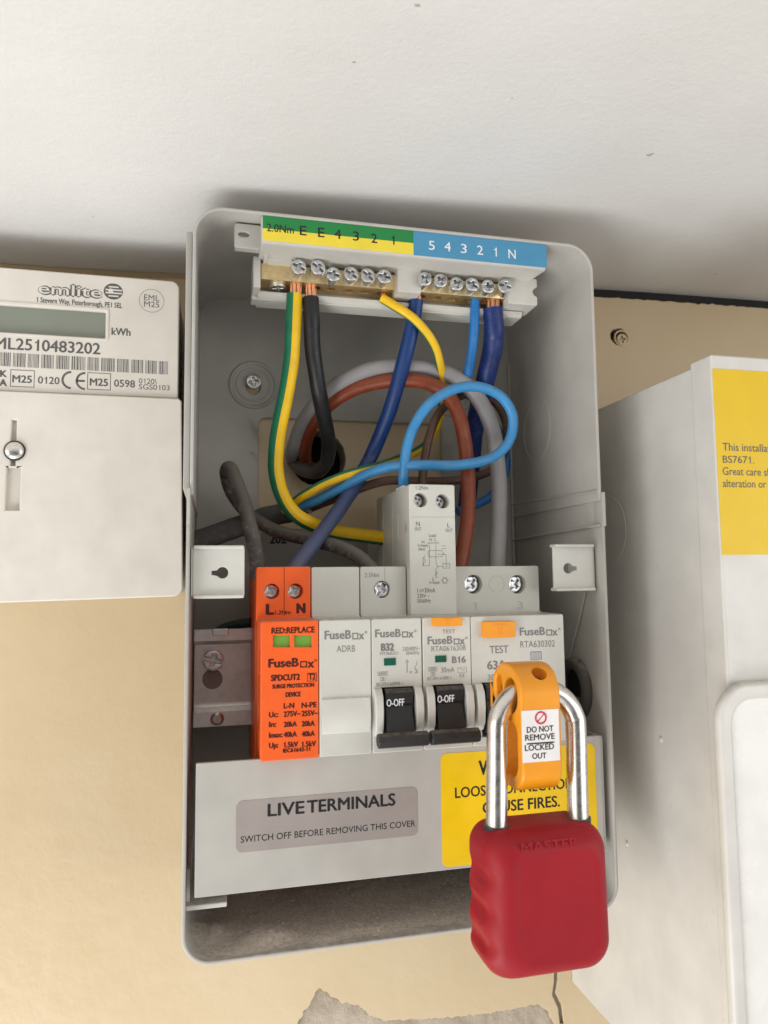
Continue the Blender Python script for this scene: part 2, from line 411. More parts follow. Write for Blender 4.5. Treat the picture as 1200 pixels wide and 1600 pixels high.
# ---- screws: origin at the head seat, facing -y
def screw_bm(r=3.0, head=1.2, shank=0.0, kind='pozi', rot=0.3, slot=0.22):
    mb = MB()
    hole = cross(r*0.64, r*slot*0.72, rot=rot)
    if kind == 'slot': hole = [(x*math.cos(rot)-z*math.sin(rot), x*math.sin(rot)+z*math.cos(rot)) for x, z in ((-r*.8, -r*.13), (r*.8, -r*.13), (r*.8, r*.13), (-r*.8, r*.13))]
    if kind == 'combi':
        a, b_ = r*0.62, r*0.2; L = r*0.94; W_ = r*0.16
        p = [(L, -W_), (L, W_), (b_, b_), (b_, a), (-b_, a), (-b_, b_), (-L, W_), (-L, -W_), (-b_, -b_), (-b_, -a), (b_, -a), (b_, -b_)]
        hole = [(x*math.cos(rot)-z*math.sin(rot), x*math.sin(rot)+z*math.cos(rot)) for x, z in p]
    mb.plate(circ(0, 0, r, 28), [hole], -head, 0, min(0.3, head*.3), 2)
    mb.cyl((0, head*.15, 0), (0, 1, 0), r*0.9, max(head*.5, .2)+shank, 20)
    return mb
_sc = {}
def screw(pos, parent, r=3.0, head=1.2, shank=0.0, kind='pozi', rot=0.3, mat='steel', tilt=(0, 0), name='screw'):
    k = (round(r, 2), head, shank, kind, round(rot, 1), mat)
    if k not in _sc: _sc[k] = screw_bm(r, head, shank, kind, rot).mesh('screw', mat)
    o = bpy.data.objects.new(name, _sc[k]); COL.objects.link(o)
    o.parent = parent; o.location = Vector(pos)*S-base(parent); o.rotation_euler = (tilt[0], 0, tilt[1]); return o

# ================================================================== SETTING
CX = [(-900, 157), (-300, 160.5), (-106, 162), (-31, 163.8), (60, 170.5), (176, 177.0), (282, 178.6), (600, 181), (1000, 183)]
def ceil_z(x):
    for (a, za), (b, zb) in zip(CX, CX[1:]):
        if x <= b: t = (x-a)/(b-a); return za+(zb-za)*t
    return CX[-1][1]
def ceil_s(x): return sum(ceil_z(x+d) for d in (-40, -25, -10, 0, 10, 25, 40))/7
mb = MB(); xs = [-900+20*i for i in range(96)]; ys = [118, 84, 60, 20, -60, -200, -500, -900]
vs = [Vector((x, y, ceil_s(x))) for y in ys for x in xs]; n = len(xs)
mb.add(vs, [(j*n+i, j*n+i+1, (j+1)*n+i+1, (j+1)*n+i) for j in range(len(ys)-1) for i in range(n-1)])
o = mb.build('ceiling', 'ceiling', sharp=80); tag(o, kind='structure')
mb = MB()
for px, py, r_ in ((1014, 242, 1.1), (1019, 240, .7), (553, 97, .6), (652, 8, .8), (800, 153, .4), (1118, 428, .7), (146, 338, .35)):
    d = RIGHT*((px-600)/FPX) - UP*((py-800)/FPX) + FWD; z_ = 175.0
    for _ in range(4): q = CAM+d*((z_-CAM.z)/d.z); z_ = ceil_s(q.x)
    mb.ball((q.x, q.y, z_), r_, (1, .6, .25), 2)
o = mb.build('ceiling_flecks', plastic('paint_fleck', hexc(172, 168, 160), .7, 0, .3), sharp=80); tag(o, kind='structure')
# caulk line where wall paint laps on to the ceiling (left)
mb = MB(); top, bot = [], []
for i in range(60):
    x = -300+5*i; z = ceil_s(x)-0.25; top.append((x, z)); 
vs = []; fs = []
for i, (x, z) in enumerate(top):
    yy = 80.3+noise.noise((x*.11, 3, 0))*1.3+noise.noise((x*.5, 1, 0))*.5
    vs += [Vector((x, 84.2, z-0.9)), Vector((x, yy, z))]
    if i: fs.append((2*i-2, 2*i-1, 2*i+1, 2*i))
mb.add(vs, fs); o = mb.build('caulk_line', 'wall', sharp=80); tag(o, kind='structure')

# wall paint skin with the chipped patch and the crack as real openings, bare plaster behind
def W2(px, py): p = at(px, py, 84); return (p.x, p.z)
edge = []
x = 700
while x >= 150:
    edge.append((x, ceil_s(x)-4.6-0.7*abs(noise.noise((x*.09, 0, 5)))-0.8*noise.noise((x*.33, 2, 5)))); x -= 2.2
edge += [(140, ceil_s(140)-3.5), (120, ceil_s(120)+2), (-31, ceil_s(-31)+2), (-900, 170)]
outline = [(-900, -700), (700, -700)]+edge
def jag(pts, amp, step):
    out = []
    for a, b in zip(pts, pts[1:]+pts[:1]):
        A, B = Vector(a), Vector(b); k = max(1, int((B-A).length/step))
        for i in range(k):
            q = A+(B-A)*i/k; s_ = noise.noise((q.x*.6, q.y*.6, 1))*amp
            nrm = Vector((-(B-A).y, (B-A).x)).normalized(); q = q+nrm*s_; out.append((q.x, q.y))
    return out
chip = [W2(*p) for p in ((452, 1640), (466, 1597), (482, 1572), (499, 1544), (512, 1553), (534, 1566), (560, 1571), (578, 1586), (600, 1595), (640, 1593), (700, 1590), (760, 1584), (806, 1576), (840, 1569), (856, 1580), (866, 1600), (868, 1640))]
crack = [W2(*p) for p in ((866, 1500), (871, 1500), (872, 1530), (868, 1552), (878, 1572), (881, 1600), (875, 1600), (872, 1575), (863, 1556), (866, 1530))]
hole_c = circ(*at(497, 716, 84).xz, 13.0, 26)
hole_s = jag(circ(*at(967, 526, 84).xz, 4.7, 20), .5, .9)
mb = MB(); mb.plate(outline, [jag(chip, 0.9, 1.0), jag(crack, 0.2, 1.0), jag(hole_c, .5, 1.5), hole_s], 84, 85.2, 0.25, 1)
o = mb.build('wall', 'wall', sharp=50); tag(o, kind='structure')
mb = MB(); mb.plate([(-900, -700), (700, -700), (700, 160), (-900, 160)], [hole_c, hole_s], 85.9, 99)
o = mb.build('bare_plaster', 'plaster'); tag(o, kind='structure')
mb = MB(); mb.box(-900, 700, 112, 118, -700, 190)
o = mb.build('cavity_shade_sheet', 'dark'); tag(o, kind='structure')  # backing sheet coloured near black as the shade behind the wall openings
mb = MB(); mb.box(135, 900, 85.35, 111, 161.5, 195); o = mb.build('gap_shade_block', 'dark'); tag(o, kind='structure')  # added solid block, its near-black colour painting the shade inside the gap

# ================================================================== CONSUMER UNIT CASE
XL, XR, ZB, ZT = -24.8, 126.7, -93.0, 155.9
case = thing('consumer_unit_case', (51, 84, 31), 'open grey metal fuse board case with rounded rim between meter and cabinet', 'fuse board')
T = 1.2; ZS = 56
def arc(cx, cz, r, a0, a1, n=8): return [(cx+r*math.cos(math.radians(a0+(a1-a0)*k/n)), cz+r*math.sin(math.radians(a0+(a1-a0)*k/n))) for k in range(n+1)]
def ushape(x0, x1, zs, ze, r, t):     # open ring half: from zs on both sides round the end ze
    up = ze > zs; s_ = 1 if up else -1
    if up:
        o_ = [(x0, zs)]+arc(x0+r, ze-r, r, 180, 90)+arc(x1-r, ze-r, r, 90, 0)+[(x1, zs)]
        i_ = [(x1-t, zs)]+arc(x1-r, ze-r, r-t, 0, 90)+arc(x0+r, ze-r, r-t, 90, 180)+[(x0+t, zs)]
    else:
        o_ = [(x0, zs)]+arc(x0+r, ze+r, r, 180, 270)+arc(x1-r, ze+r, r, 270, 360)+[(x1, zs)]
        i_ = [(x1-t, zs)]+arc(x1-r, ze+r, r-t, 360, 270)+arc(x0+r, ze+r, r-t, 270, 180)+[(x0+t, zs)]
    return o_+i_
mb = MB()
mb.plate(ushape(XL+.4, XR-.3, ZS-.2, ZT, 10.5, T), (), 0.3, 83.4, 0.45, 2)
mb.plate(ushape(XL-.5, XR+.5, ZS, ZB, 9.5, T), (), 0, 83.5, 0.45, 2)
mb.plate(rr(XL-.35, XL+.75, 46, 58, .3, 2), (), -0.9, 4, .3, 2)          # the lap tabs at mid height
mb.plate(rr(XR-.75, XR+.55, 46, 59, .3, 2), (), -0.9, 6, .3, 2)
mb.box(XL-1.9, XL+.2, 4.5, 83.3, 58, 148, .3)                             # folded skin standing just outside
# joggle across the right wall: two shallow ridges
mb.tube([(XR-1.6, 1, 59.5), (XR-1.6, 82, 62.5)], .55, 8); mb.tube([(XR-1.6, 1, 46.5), (XR-1.6, 82, 45)], .55, 8)
mb.build('housing', 'case', case)
# back plate with the cable opening and two mounting holes
p0 = at(404, 652, 82); op = []
c1 = at(690, 662, 82); bl = at(404, 850, 82)
op = rr(p0.x, c1.x, bl.z, p0.z, 3.5)
sc1 = at(396, 600, 82)
keyh = circ(sc1.x, sc1.z-1.5, 3.4, 20)
sc2 = Vector((96, 82, sc1.z)); keyh2 = circ(sc2.x, sc2.z-1.5, 3.4, 20)
mb = MB(); mb.plate(rr(XL+.8, XR-.9, ZB+.8, ZT-.7, 9), [op, keyh, keyh2], 82, 83.3, .3, 2)
for c in (sc1, sc2): mb.torus((c.x, 82.0, c.z-.5), (0, 1, 0), 10.2, 0.9, 48, 10); mb.torus((c.x, 82.1, c.z-.5), (0, 1, 0), 7.5, 0.55, 48, 8)
mb.build('back_plate', 'case', case)
screw((sc1.x, 81.2, sc1.z+.6), case, 3.3, 1.6, 3, 'pozi', 0.15, name='mounting_screw')
screw((sc2.x, 81.2, sc2.z+.6), case, 3.3, 1.6, 3, 'pozi', 0.5, name='mounting_screw')
# vertical seam fold near the back of the right wall
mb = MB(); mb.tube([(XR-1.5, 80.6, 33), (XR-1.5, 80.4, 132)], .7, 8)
kc = (XR-1.2, 52, 93.0)
mb.torus(kc, (1, 0, 0), 13.5, .5, 48, 8)
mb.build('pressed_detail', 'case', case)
# cover brackets on both sides
def bracket(x0, x1, z0, z1, wall_left):
    hx, hz = (x0+x1)/2-(-1.0 if wall_left else 2.0), (z0+z1)/2-.3
    hx = (x0+x1)/2+(1.2 if wall_left else -2.2)
    sgn = -1 if wall_left else 1
    hole = circ(hx, hz, 1.75, 20)
    kh = [(hx+1.9*math.cos(math.radians(a)), hz+1.9*math.sin(math.radians(a))) for a in range(25, 336, 15)]
    kh = kh+[(hx+3.6, hz-.62), (hx+3.6, hz+.62)] if not wall_left else [(2*hx-x, z) for x, z in kh+[(hx+3.6, hz-.62), (hx+3.6, hz+.62)]]
    mb = MB()
    mb.plate(rr(x0, x1, z0, z1, 1.3), [kh], 5.0, 6.2, .35, 2)
    mb.plate(rr(x0+.2, x1-.2, z1-1.3, z1-.1, .4, 2), (), 3.4, 8.5, .4, 2); mb.plate(rr(x0+.2, x1-.2, z0+.1, z0+1.3, .4, 2), (), 3.4, 8.5, .4, 2)
    if wall_left: mb.box(x0-.6, x0+.7, 5.4, 24, z0+.8, z1-.8, .2)
    else: mb.box(x1-.7, x1+.6, 5.4, 24, z0+.8, z1-.8, .2)
    mb.build('cover_bracket', 'cheek', case)
bracket(-23.2, -6.2, 21.4, 39.3, True); bracket(107.9, 124.6, 21.8, 39.6, False)
# little support ledge low on the left
mb = MB(); mb.plate(rr(XL+.6, -11.2, -78.0, -76.4, .4, 3), (), 5, 40, .4, 2); mb.box(XL+.7, XL+1.8, 8, 40, -76.5, -66, .2); mb.build('support_ledge', 'cheek', case)
# cable grommet in the right wall, with the end of a tan sheath in it
g = atx(908, 1077, XR-1.2)
mb = MB(); mb.torus((XR-1.6, g.y+4, g.z), (1, 0, 0), 9.6, 2.6, 48, 14); gr = mb.build('grommet', 'rubber', case)
mb = MB(); mb.cyl((XR-1.0, g.y+4, g.z), (-1, 0, 0), 8.2, .5, 32); mb.build('grommet_shade_disc', 'dark', case)  # solid black disc, painted shade in place of a real hole
mb = MB(); mb.tube([(XR-1, g.y+1.5, g.z-5.5), (XR-5, g.y+2, g.z-4), (XR-9, g.y+6, g.z+.5)], 2.0, 12); 
mb.build('sheath_stub', cable('stub_sheath', hexc(150, 140, 120), dusty=.5), case)
mb = MB(); mb.tube([atx(915, 925, XR-1.5), atx(903, 975, XR-1.6), atx(888, 1035, XR-1.5)], .35, 6); mb.build('edge_reflection_line', 'case', case)  # added thin tube standing in for a bright reflected edge line
# part-hidden sticker on the back plate
a = at(408, 826, 81.9); b = at(575, 900, 81.9)
mb = MB(); mb.box(a.x, b.x, 81.75, 81.95, b.z, a.z); st = mb.build('rating_sticker', plastic('sticker', hexc(150, 147, 142), .4, 0, .2), case)
mb = MB(); ptext(mb, '202', 421, 448, 849, 835, 81.75, .02); mb.build('lettering', 'ink_black', st)

# ================================================================== DIN RAIL
rail = thing('din_rail', (51, 55, -8), 'dull nickel mounting rail with a screwed keyhole end beside the orange module', 'mounting rail')
hxz = at(332, 1061, 50); sxz = at(333, 1031, 50)
def rail_prof(t=1.2):
    a = [(43, 8.6), (43.2, 4.2), (49.6, 2.2), (50, 0), (50, -20), (49.6, -21.6), (43.4, -22.6), (43, -28)]
    return a+[(y+t, z+(.3 if i in (1, 2) else -.3 if i in (5, 6) else 0)) for i, (y, z) in reversed(list(enumerate(a)))]
mb = MB(); mb.prism_x(rail_prof(), -23.4, 105, .2, 2)
mb.cyl((-14.5, 43.2, -25.3), (0, -1, 0), 2.6, .8, 20, 1.6)
mb.plate(rr(-16.5, -10.5, 6.2, 8.8, .4), (), 42.2, 44, .3, 2)
mb.build('rail_strip', 'rail', rail)
mb = MB(); mb.plate(circ(hxz.x, hxz.z, 3.9, 28), (), 49.80, 49.92, 0); mb.build('keyhole', plastic('keyhole_shade', hexc(138, 130, 123), .5, 0, .2), rail)
screw((sxz.x, 49.6, sxz.z), rail, 3.9, 2.2, 1, 'combi', -0.25, 'rail', name='fixing_screw')

# ================================================================== MODULES
PT = 17.8
def hole_poly(px, py, Y, r): p = at(px, py, Y); return circ(p.x, p.z, r, 24), Vector((p.x, Y, p.z))
def module_body(parent, x0, x1, ysh, zsh, mat, holes=(), zlo=-48, yback=44, sh_x=None, name='body'):
    a, b = sh_x or (x0, x1)
    mb = MB(); mb.plate(rr(a, b, 13.0, zsh, (0, 0, .8, .8), 3), holes, ysh, ysh+5, .35, 2)
    mb.box(a+.02, b-.02, ysh+4.8, yback+20, 12.9, zsh-.05, .3)
    mb.box(x0+.1, x1-.1, ysh-1.5, yback, -50, 14.2, .3)
    mb.box(a+.02, b-.02, ysh+4.9, yback+14, zlo, 13.1, .3)
    return mb.build(name, mat, parent)
def nose(parent, x0, x1, mat, holes=(), ztop=13.9, zbot=-30.6, Y=-4.0, name='front_face', depth=19.6):
    mb = MB(); mb.plate(rr(x0, x1, zbot, ztop, .7, 3), holes, Y, Y+depth, .4, 2)
    return mb.build(name, mat, parent)
def logo(mb, pl, pr, pb, pt, Y, bold=.014):      # the maker's word with its square letter o
    w_ = pr-pl
    ptext(mb, 'FuseB', pl, pl+w_*.622, pb, pt, Y, bold)
    h = pb-pt
    pbox(mb, pl+w_*.648, pl+w_*.79, pb-h*.80, pb+h*.02, Y, .05, frame=.42)
    a = at(pl+w_*.80, pb, Y); b = at(pl+w_*.92, pb, Y); c = at(pl, pb-h*.70, Y)
    ptext(mb, 'x', pl+w_*.795, pl+w_*.925, pb, pt, Y, bold)
    q = at(pr-w_*.035, pt+h*.15, Y); mb.torus((q.x, Y-.04, q.z), (0, 1, 0), .34, .09, 14, 4)
NY = -4.0
def lettering(parent, mat, rows, Y=NY, extra=None, name='lettering', label=None):
    mb = MB()
    for r in rows: ptext(mb, r[0], r[1], r[2], r[3], r[4], Y, r[5] if len(r) > 5 else .0)
    if extra: extra(mb)
    return mb.build(name, mat, parent, label)

# ---- surge protector
spd = thing('surge_protector', (8, 50, -10), 'bright orange surge protection module, leftmost on the rail, marked RED:REPLACE', 'surge protector')
hs = [hole_poly(425, 924, 15, 2.7), hole_poly(462, 924, 15, 2.7)]
bod = module_body(spd, -1.5, 17.6, 15, 32.0, 'orange', [h[0] for h in hs], sh_x=(-1.7, 17.6))
for h, c in hs: screw((c.x-.2, 19.6, c.z), spd, 2.4, .8, .5, 'combi', .5, 'rail', name='terminal_screw')
win = [[(at(l, 1011, NY).x, at(l, 1011, NY).z), (at(r_, 1011, NY).x, at(r_, 1011, NY).z), (at(r_, 993, NY).x, at(r_, 993, NY).z), (at(l, 993, NY).x, at(l, 993, NY).z)] for l, r_ in ((427, 453), (460, 487))]
mb = MB(); mb.plate(rr(-1.3, 17.65, -30.7, 13.9, .7, 3), win, NY, NY+3, .4, 2); mb.plate(rr(-1.3, 17.65, -30.7, 13.9, .7, 3), (), NY+2.95, 15.6, .2, 1)
cart = mb.build('cartridge', 'orange', spd)
for q in win:
    x0, x1, z0, z1 = q[0][0], q[1][0], q[0][1], q[2][1]
    mb = MB(); mb.box(x0-.1, x1+.1, NY+.9, NY+1.6, z0-.1, z1+.1); mb.build('status_window', 'green_window', cart)
rows = [('RED:REPLACE', 424, 492, 990, 981, .02), ('SPDCUT2', 423, 469, 1064, 1055, .03), ('T2', 482, 493, 1062, 1053, .02),
        ('SURGE PROTECTION', 425, 491, 1076, 1070, .03), ('DEVICE', 446, 470, 1089, 1082, .03), ('L-N', 443, 460, 1107, 1099, .025), ('N-PE', 471, 495, 1106, 1098, .025),
        ('Uc:', 420, 435, 1121, 1113, .025), ('275V~', 443, 470, 1120, 1112, .025), ('255V~', 471, 497, 1119, 1111, .025),
        ('In:', 420, 432, 1136, 1128, .025), ('20kA', 443, 464, 1136, 1128, .025), ('20kA', 471, 492, 1135, 1127, .025),
        ('Imax:', 420, 442, 1153, 1145, .025), ('40kA', 443, 464, 1152, 1144, .025), ('40kA', 471, 492, 1151, 1143, .025),
        ('Up:', 420, 435, 1169, 1161, .025), ('1.5kV', 443, 466, 1168, 1160, .025), ('1.5kV', 471, 494, 1167, 1159, .025), ('IEC61643-11', 442, 485, 1176, 1170, .03)]
def spd_x(mb): logo(mb, 419, 496, 1043, 1030, NY, .022); pbox(mb, 480, 495, 1051, 1065, NY, .05, frame=.18)
lettering(cart, 'ink_maroon', rows, extra=spd_x)
lettering(bod, 'ink_maroon', [('L', 415, 427, 960, 944, .03), ('1.2Nm', 429, 454, 960, 954, .015), ('N', 463, 476, 958, 943, .03)], Y=15)
mb = MB()                                              # small print up the left flank
for k, (s_, y_) in enumerate((('SURGE PROTECTIVE DEVICE', 1.5), ('TYPE 2 CARTRIDGE', 5.0))):
    put_text(mb, s_, -22, 4 if k == 0 else -4, 0, 1.6, 0, .02, mp=lambda p, y_=y_: Vector((-1.36, y_-p.z, p.x)))
mb.build('lettering', 'ink_maroon', cart, 'small dark print running up the left flank')
mb = MB(); p = at(444, 900, 15); mb.box(p.x-.1, p.x+.1, 14.95, 15.3, 14.5, 31.8); mb.build('terminal_seam', 'ink_maroon', spd)

# ---- blanking module
blank = thing('blanking_module', (27, 50, -10), 'plain pale grey blank module marked ADRB, right of the orange one', 'blank module')
module_body(blank, 17.95, 35.5, 15, 31.8, 'device')
nf = nose(blank, 17.9, 35.5, 'device')
lettering(nf, 'ink_grey', [('ADRB', 526, 555, 1019, 1009)], extra=lambda mb: logo(mb, 507, 574, 999, 986, NY))
a = at(504, 1148, NY); b = at(579, 1087, NY)
prof = [(-4.05, a.z), (-5.2, a.z+.5), (-6.6, a.z+3.5), (-7.0, (a.z+b.z)/2), (-6.6, b.z-3.5), (-5.2, b.z-.5), (-4.05, b.z), (-3.6, b.z), (-3.6, a.z)]
mb = MB(); mb.prism_x([(y*.55-1.75, z) for y, z in prof], 18.6, 34.9, .15, 2); mb.build('clip_panel', 'cheek', blank)

# ---- toggles
def toggle(parent, xc, txt, rows, lean=0, name='toggle', bar=True):
    prof = [(-1.5, -9.4), (-5.6, -9.6), (-6.6, -10.6), (-6.4, -14.2), (-5.6, -15.2), (-7.6, -21.2), (-8.6, -25.5), (-2, -26.5)]
    mb = MB(); mb.prism_x(prof, xc-4.7, xc+4.7, .3, 2)
    if bar:
        c = Vector((-10.4, -25.2)); hexa = [(c.x+2.6*math.cos(math.radians(a)), c.y+2.45*math.sin(math.radians(a))) for a in range(0, 360, 45)]
        mb.prism_x(hexa, xc-8.6, xc+8.6, .5, 2)
    t = mb.build(name, 'black', parent)
    if rows: lettering(t, 'ink_white', rows, Y=-6.62)
    return t
def cheeks(mb, xc, wi=5.6, wo=8.3):
    prof = [(-3.8, -9.0), (-5.2, -9.4), (-7.2, -11.8), (-7.9, -16.5), (-7.2, -22.0), (-5.2, -24.8), (-3.8, -25.2), (-3.0, -20), (-3.0, -12)]
    for s_ in (-1, 1):
        a, b = sorted((xc+s_*wi, xc+s_*wo)); mb.prism_x(prof, a, b, .35, 2)
def win_poly(xc): return [(xc-5.6, -27.6), (xc+5.6, -27.6), (xc+5.6, -9.2), (xc-5.6, -9.2)]

# ---- circuit breaker
mcb = thing('circuit_breaker', (44, 50, -10), 'pale grey circuit breaker marked B32, switched off, right of the blank module', 'circuit breaker')
h, c = hole_poly(597, 921, 15, 3.1)
bod = module_body(mcb, 35.85, 53.2, 15, 31.8, 'device', [h])
screw((c.x, 18.0, c.z), mcb, 2.9, 1.2, 1, 'combi', 1.0, 'steel', name='terminal_screw')
def seam(mb): pline(mb, [(566, 893), (600, 893)], 15, .08); pline(mb, [(600, 887), (600, 906)], 15, .12)
lettering(bod, 'ink_grey', [('2.5Nm', 570, 592, 902, 895)], Y=15, extra=lambda mb: pline(mb, [(601, 887), (601, 907)], 15, .12))
nf = nose(mcb, 35.7, 53.25, 'device', [win_poly(44.5)])
mb = MB(); cheeks(mb, 44.5); mb.build('toggle_guard', 'cheek', mcb)
toggle(mcb, 44.5, 'O-OFF', [('O-OFF', 604, 632, 1104, 1093, .01)])
def mcb_x(mb):
    logo(mb, 586, 651, 996, 984, NY); pbox(mb, 590, 606, 1049, 1056, NY, .05, .1); pbox(mb, 594, 602, 1058, 1064, NY, .05, .1)
    pline(mb, [(636, 1034), (636, 1051)], NY, .25); pline(mb, [(651, 1033), (651, 1038), (648, 1043), (653, 1050), (652, 1052)], NY, .14)
    pline(mb, [(633.5, 1035), (636, 1031), (638.5, 1035)], NY, .2)
lettering(nf, 'ink_grey', [('B32', 595, 616, 1017, 1006, .03), ('MT06B321', 594, 622, 1024, 1019), ('230/400V~', 629, 656, 1017, 1011), ('50/60Hz', 634, 655, 1023, 1018),
                           ('6000', 592, 604, 1055, 1050), ('3', 596, 600, 1063, 1059), ('IEC/EN 60898-1', 588, 629, 1072, 1067), ('o', 640, 644, 1052, 1047), ('2', 648, 652, 1052, 1046)], extra=mcb_x)
mb = MB(); pbox(mb, 600, 618, 1028, 1040, NY, .25); mb.build('contact_flag', 'dark_green_window', nf)

# ---- combined breaker (tall)
rcbo = thing('residual_current_breaker', (62, 50, 0), 'tall pale grey breaker marked B16 with orange test button, a wiring diagram on its neck', 'circuit breaker')
hs = [hole_poly(657.5, 781, 10.5, 2.65), hole_poly(692, 783, 10.5, 2.65)]
mb = MB(); mb.plate(rr(53.5, 71.3, 13, 62.1, (0, 0, .8, .8), 3), [h[0] for h in hs], 10.5, 17, .35, 2)
mb.box(53.55, 71.25, 16.8, 64, -48, 62.0, .3); mb.box(53.6, 71.1, 12, 40, -50, 14.3, .3)
mb.box(53.40, 53.58, 27, 30, 42, 52, .05); mb.box(53.42, 53.58, 36, 37, 20, 58, .05); mb.box(53.42, 53.58, 52, 52.4, 20, 60, .05)
for y_ in (20, 24, 28): mb.box(53.5, 55, y_, y_+2.5, 61.8, 62.7, .15)
mb.cyl((53.7, 16, 46), (-1, 0, 0), 1.4, .2, 16)
bod = mb.build('body', 'device', rcbo)
for h, c in hs: screw((c.x-.3, 16.2, c.z), rcbo, 2.3, .9, .5, 'pozi', .4, 'steel', name='terminal_screw')
def diag(mb):
    Y = 10.5
    for L in ([(671, 852), (671, 884), (661, 884), (661, 870)], [(681, 852), (681, 878), (684, 886), (681, 888), (681, 900)], [(671, 866), (668, 863), (671, 860), (690, 860), (694, 866), (690, 870), (671, 870), (668, 866)],
              [(664, 868), (662, 872), (665, 876), (662, 880), (661, 884)], [(690, 853), (697, 853)], [(690, 857), (697, 857)], [(683, 866), (697, 866), (697, 881)], [(684, 885), (691, 885)], [(681, 893), (684, 895), (680, 898), (683, 901), (681, 904)]): pline(mb, L, Y, .13)
    pbox(mb, 692, 703, 880, 888, Y, .05, .12)
    p = at(695, 907, Y); mb.torus((p.x, Y-.04, p.z), (0, 1, 0), .9, .09, 14, 4)
    for a in range(6): 
        q = (p.x+1.25*math.cos(a*1.047), p.z+1.25*math.sin(a*1.047)); mb.box(q[0]-.13, q[0]+.13, Y-.06, Y-.01, q[1]-.13, q[1]+.13)
    pline(mb, [(640, 808), (712, 808)], Y, .06); pline(mb, [(640, 960), (712, 960)], Y, .05)
lettering(bod, 'ink_mid', [('1.2Nm', 649, 669, 765, 759), ('N', 650, 656, 822, 815), ('OUT', 648, 658, 829, 824), ('L', 699, 703, 824, 817), ('OUT', 696, 707, 831, 826), ('Load', 670, 681, 839, 834), ('N', 671, 675, 845, 841), ('L', 679, 682, 845, 841),
           ('OUT OUT', 668, 686, 850, 847), ('N', 659, 663, 849, 845), ('In-Supply', 653, 669, 854, 850), ('(Blue)', 654, 664, 860, 856), ('L', 676, 679, 907, 902), ('In-Supply', 671, 687, 912, 908), ('T', 696, 699, 886, 882), ('I n=30mA', 652, 680, 926, 919), ('230V ~', 652, 671, 934, 928), ('50/60Hz', 652, 673, 942, 936)], Y=10.5, extra=diag)
XC = 62.4
nf = nose(rcbo, 53.6, 71.05, 'device', [win_poly(XC)])
mb = MB(); cheeks(mb, XC); mb.build('toggle_guard', 'cheek', rcbo)
toggle(rcbo, XC, 'O-OFF', [('O-OFF', 683.5, 710, 1098, 1087, .01)])
a = at(677, 979, NY-2); b = at(722.5, 964, NY-2)
mb = MB(); mb.box(a.x, b.x, NY-2.2, NY+2, a.z, b.z, .4); tb = mb.build('test_button', 'test', rcbo)
mb = MB(); p = (a+b)/2; mb.box(p.x-1.2, p.x+1.2, NY-2.4, NY-2.1, p.z+.5, p.z+.9); mb.box(p.x-.25, p.x+.25, NY-2.4, NY-2.1, p.z-1.0, p.z+.52); mb.build('lettering', 'test', tb)
def rc_x(mb):
    logo(mb, 668, 731, 1007, 995, NY); pbox(mb, 669, 683, 1042, 1049, NY, .05, .1); pbox(mb, 673, 680, 1050, 1056, NY, .05, .1); pbox(mb, 715, 729, 1042, 1051, NY, .05, .1)
    pline(mb, [(717, 1046), (720, 1044), (723, 1047), (727, 1045)], NY, .14)
lettering(nf, 'ink_grey', [('TEST', 691, 711, 990, 984), ('RTA061630B', 674, 728, 1018, 1010), ('B16', 706, 728, 1036, 1026, .02), ('6000', 671, 681, 1048, 1043), ('3', 675, 678, 1055, 1051), ('30mA', 689, 710, 1051, 1043), ('E3', 718, 725, 1058, 1053), ('IEC/EN 61009-1', 668, 705, 1063, 1058)], extra=rc_x)
mb = MB(); pbox(mb, 680, 697, 1024, 1035, NY, .25); mb.build('contact_flag', 'dark_green_window', nf)

# ---- main switch
msw = thing('main_switch', (89, 50, -10), 'double width pale grey main switch with large orange test button, rightmost on rail', 'main switch')
hs = [hole_poly(740, 913, 15, 3.5), hole_poly(809, 913, 15, 3.5)]
bod = module_body(msw, 71.4, 106.6, 15, 31.6, 'device', [h[0] for h in hs])
for h, c in hs: screw((c.x-.5, 18.6, c.z), msw, 3.1, 1.2, 1, 'combi', .8, 'steel', name='terminal_screw')
mb = MB(); p = at(776, 912, 15); mb.torus((p.x, 15.0, p.z), (0, 1, 0), 3.1, .16, 32, 6)
mb.build('pressed_circle', 'device', bod)
lettering(bod, 'ink_pale', [('1', 739, 745, 952, 941), ('3', 808, 817, 951, 940)], Y=15)
xm = 80.3
nf = nose(msw, 71.25, 106.7, 'device', [win_poly(xm)])
mb = MB(); cheeks(mb, xm); mb.build('toggle_guard', 'cheek', msw)
toggle(msw, xm, None, None, bar=False)
a = at(756, 997, NY-2.2); b = at(805, 970, NY-2.2)
mb = MB(); mb.box(a.x, b.x, NY-2.6, NY+2, a.z, b.z, .45); tb = mb.build('test_button', 'test', msw)
mb = MB(); p = (a+b)/2; mb.box(p.x-1.9, p.x+1.9, NY-2.85, NY-2.5, p.z+1.0, p.z+1.6); mb.box(p.x-.35, p.x+.35, NY-2.85, NY-2.5, p.z-1.7, p.z+1.02); mb.build('lettering', 'test', tb)
def ms_x(mb): logo(mb, 812, 876, 993, 981, NY); pbox(mb, 829, 846, 1017.5, 1031, NY, .05, .25)
lettering(nf, 'ink_grey', [('TEST', 765, 794.5, 1021, 1009.5, .005), ('RTA630302', 813, 867, 1012, 1002), ('63A', 761, 791, 1046, 1033, .02), ('30mA', 762, 790, 1063, 1054)], extra=ms_x)
mb = MB(); pbox(mb, 831, 844, 1019, 1029, NY, .05); mb.build('contact_flag', 'grey_window', nf)

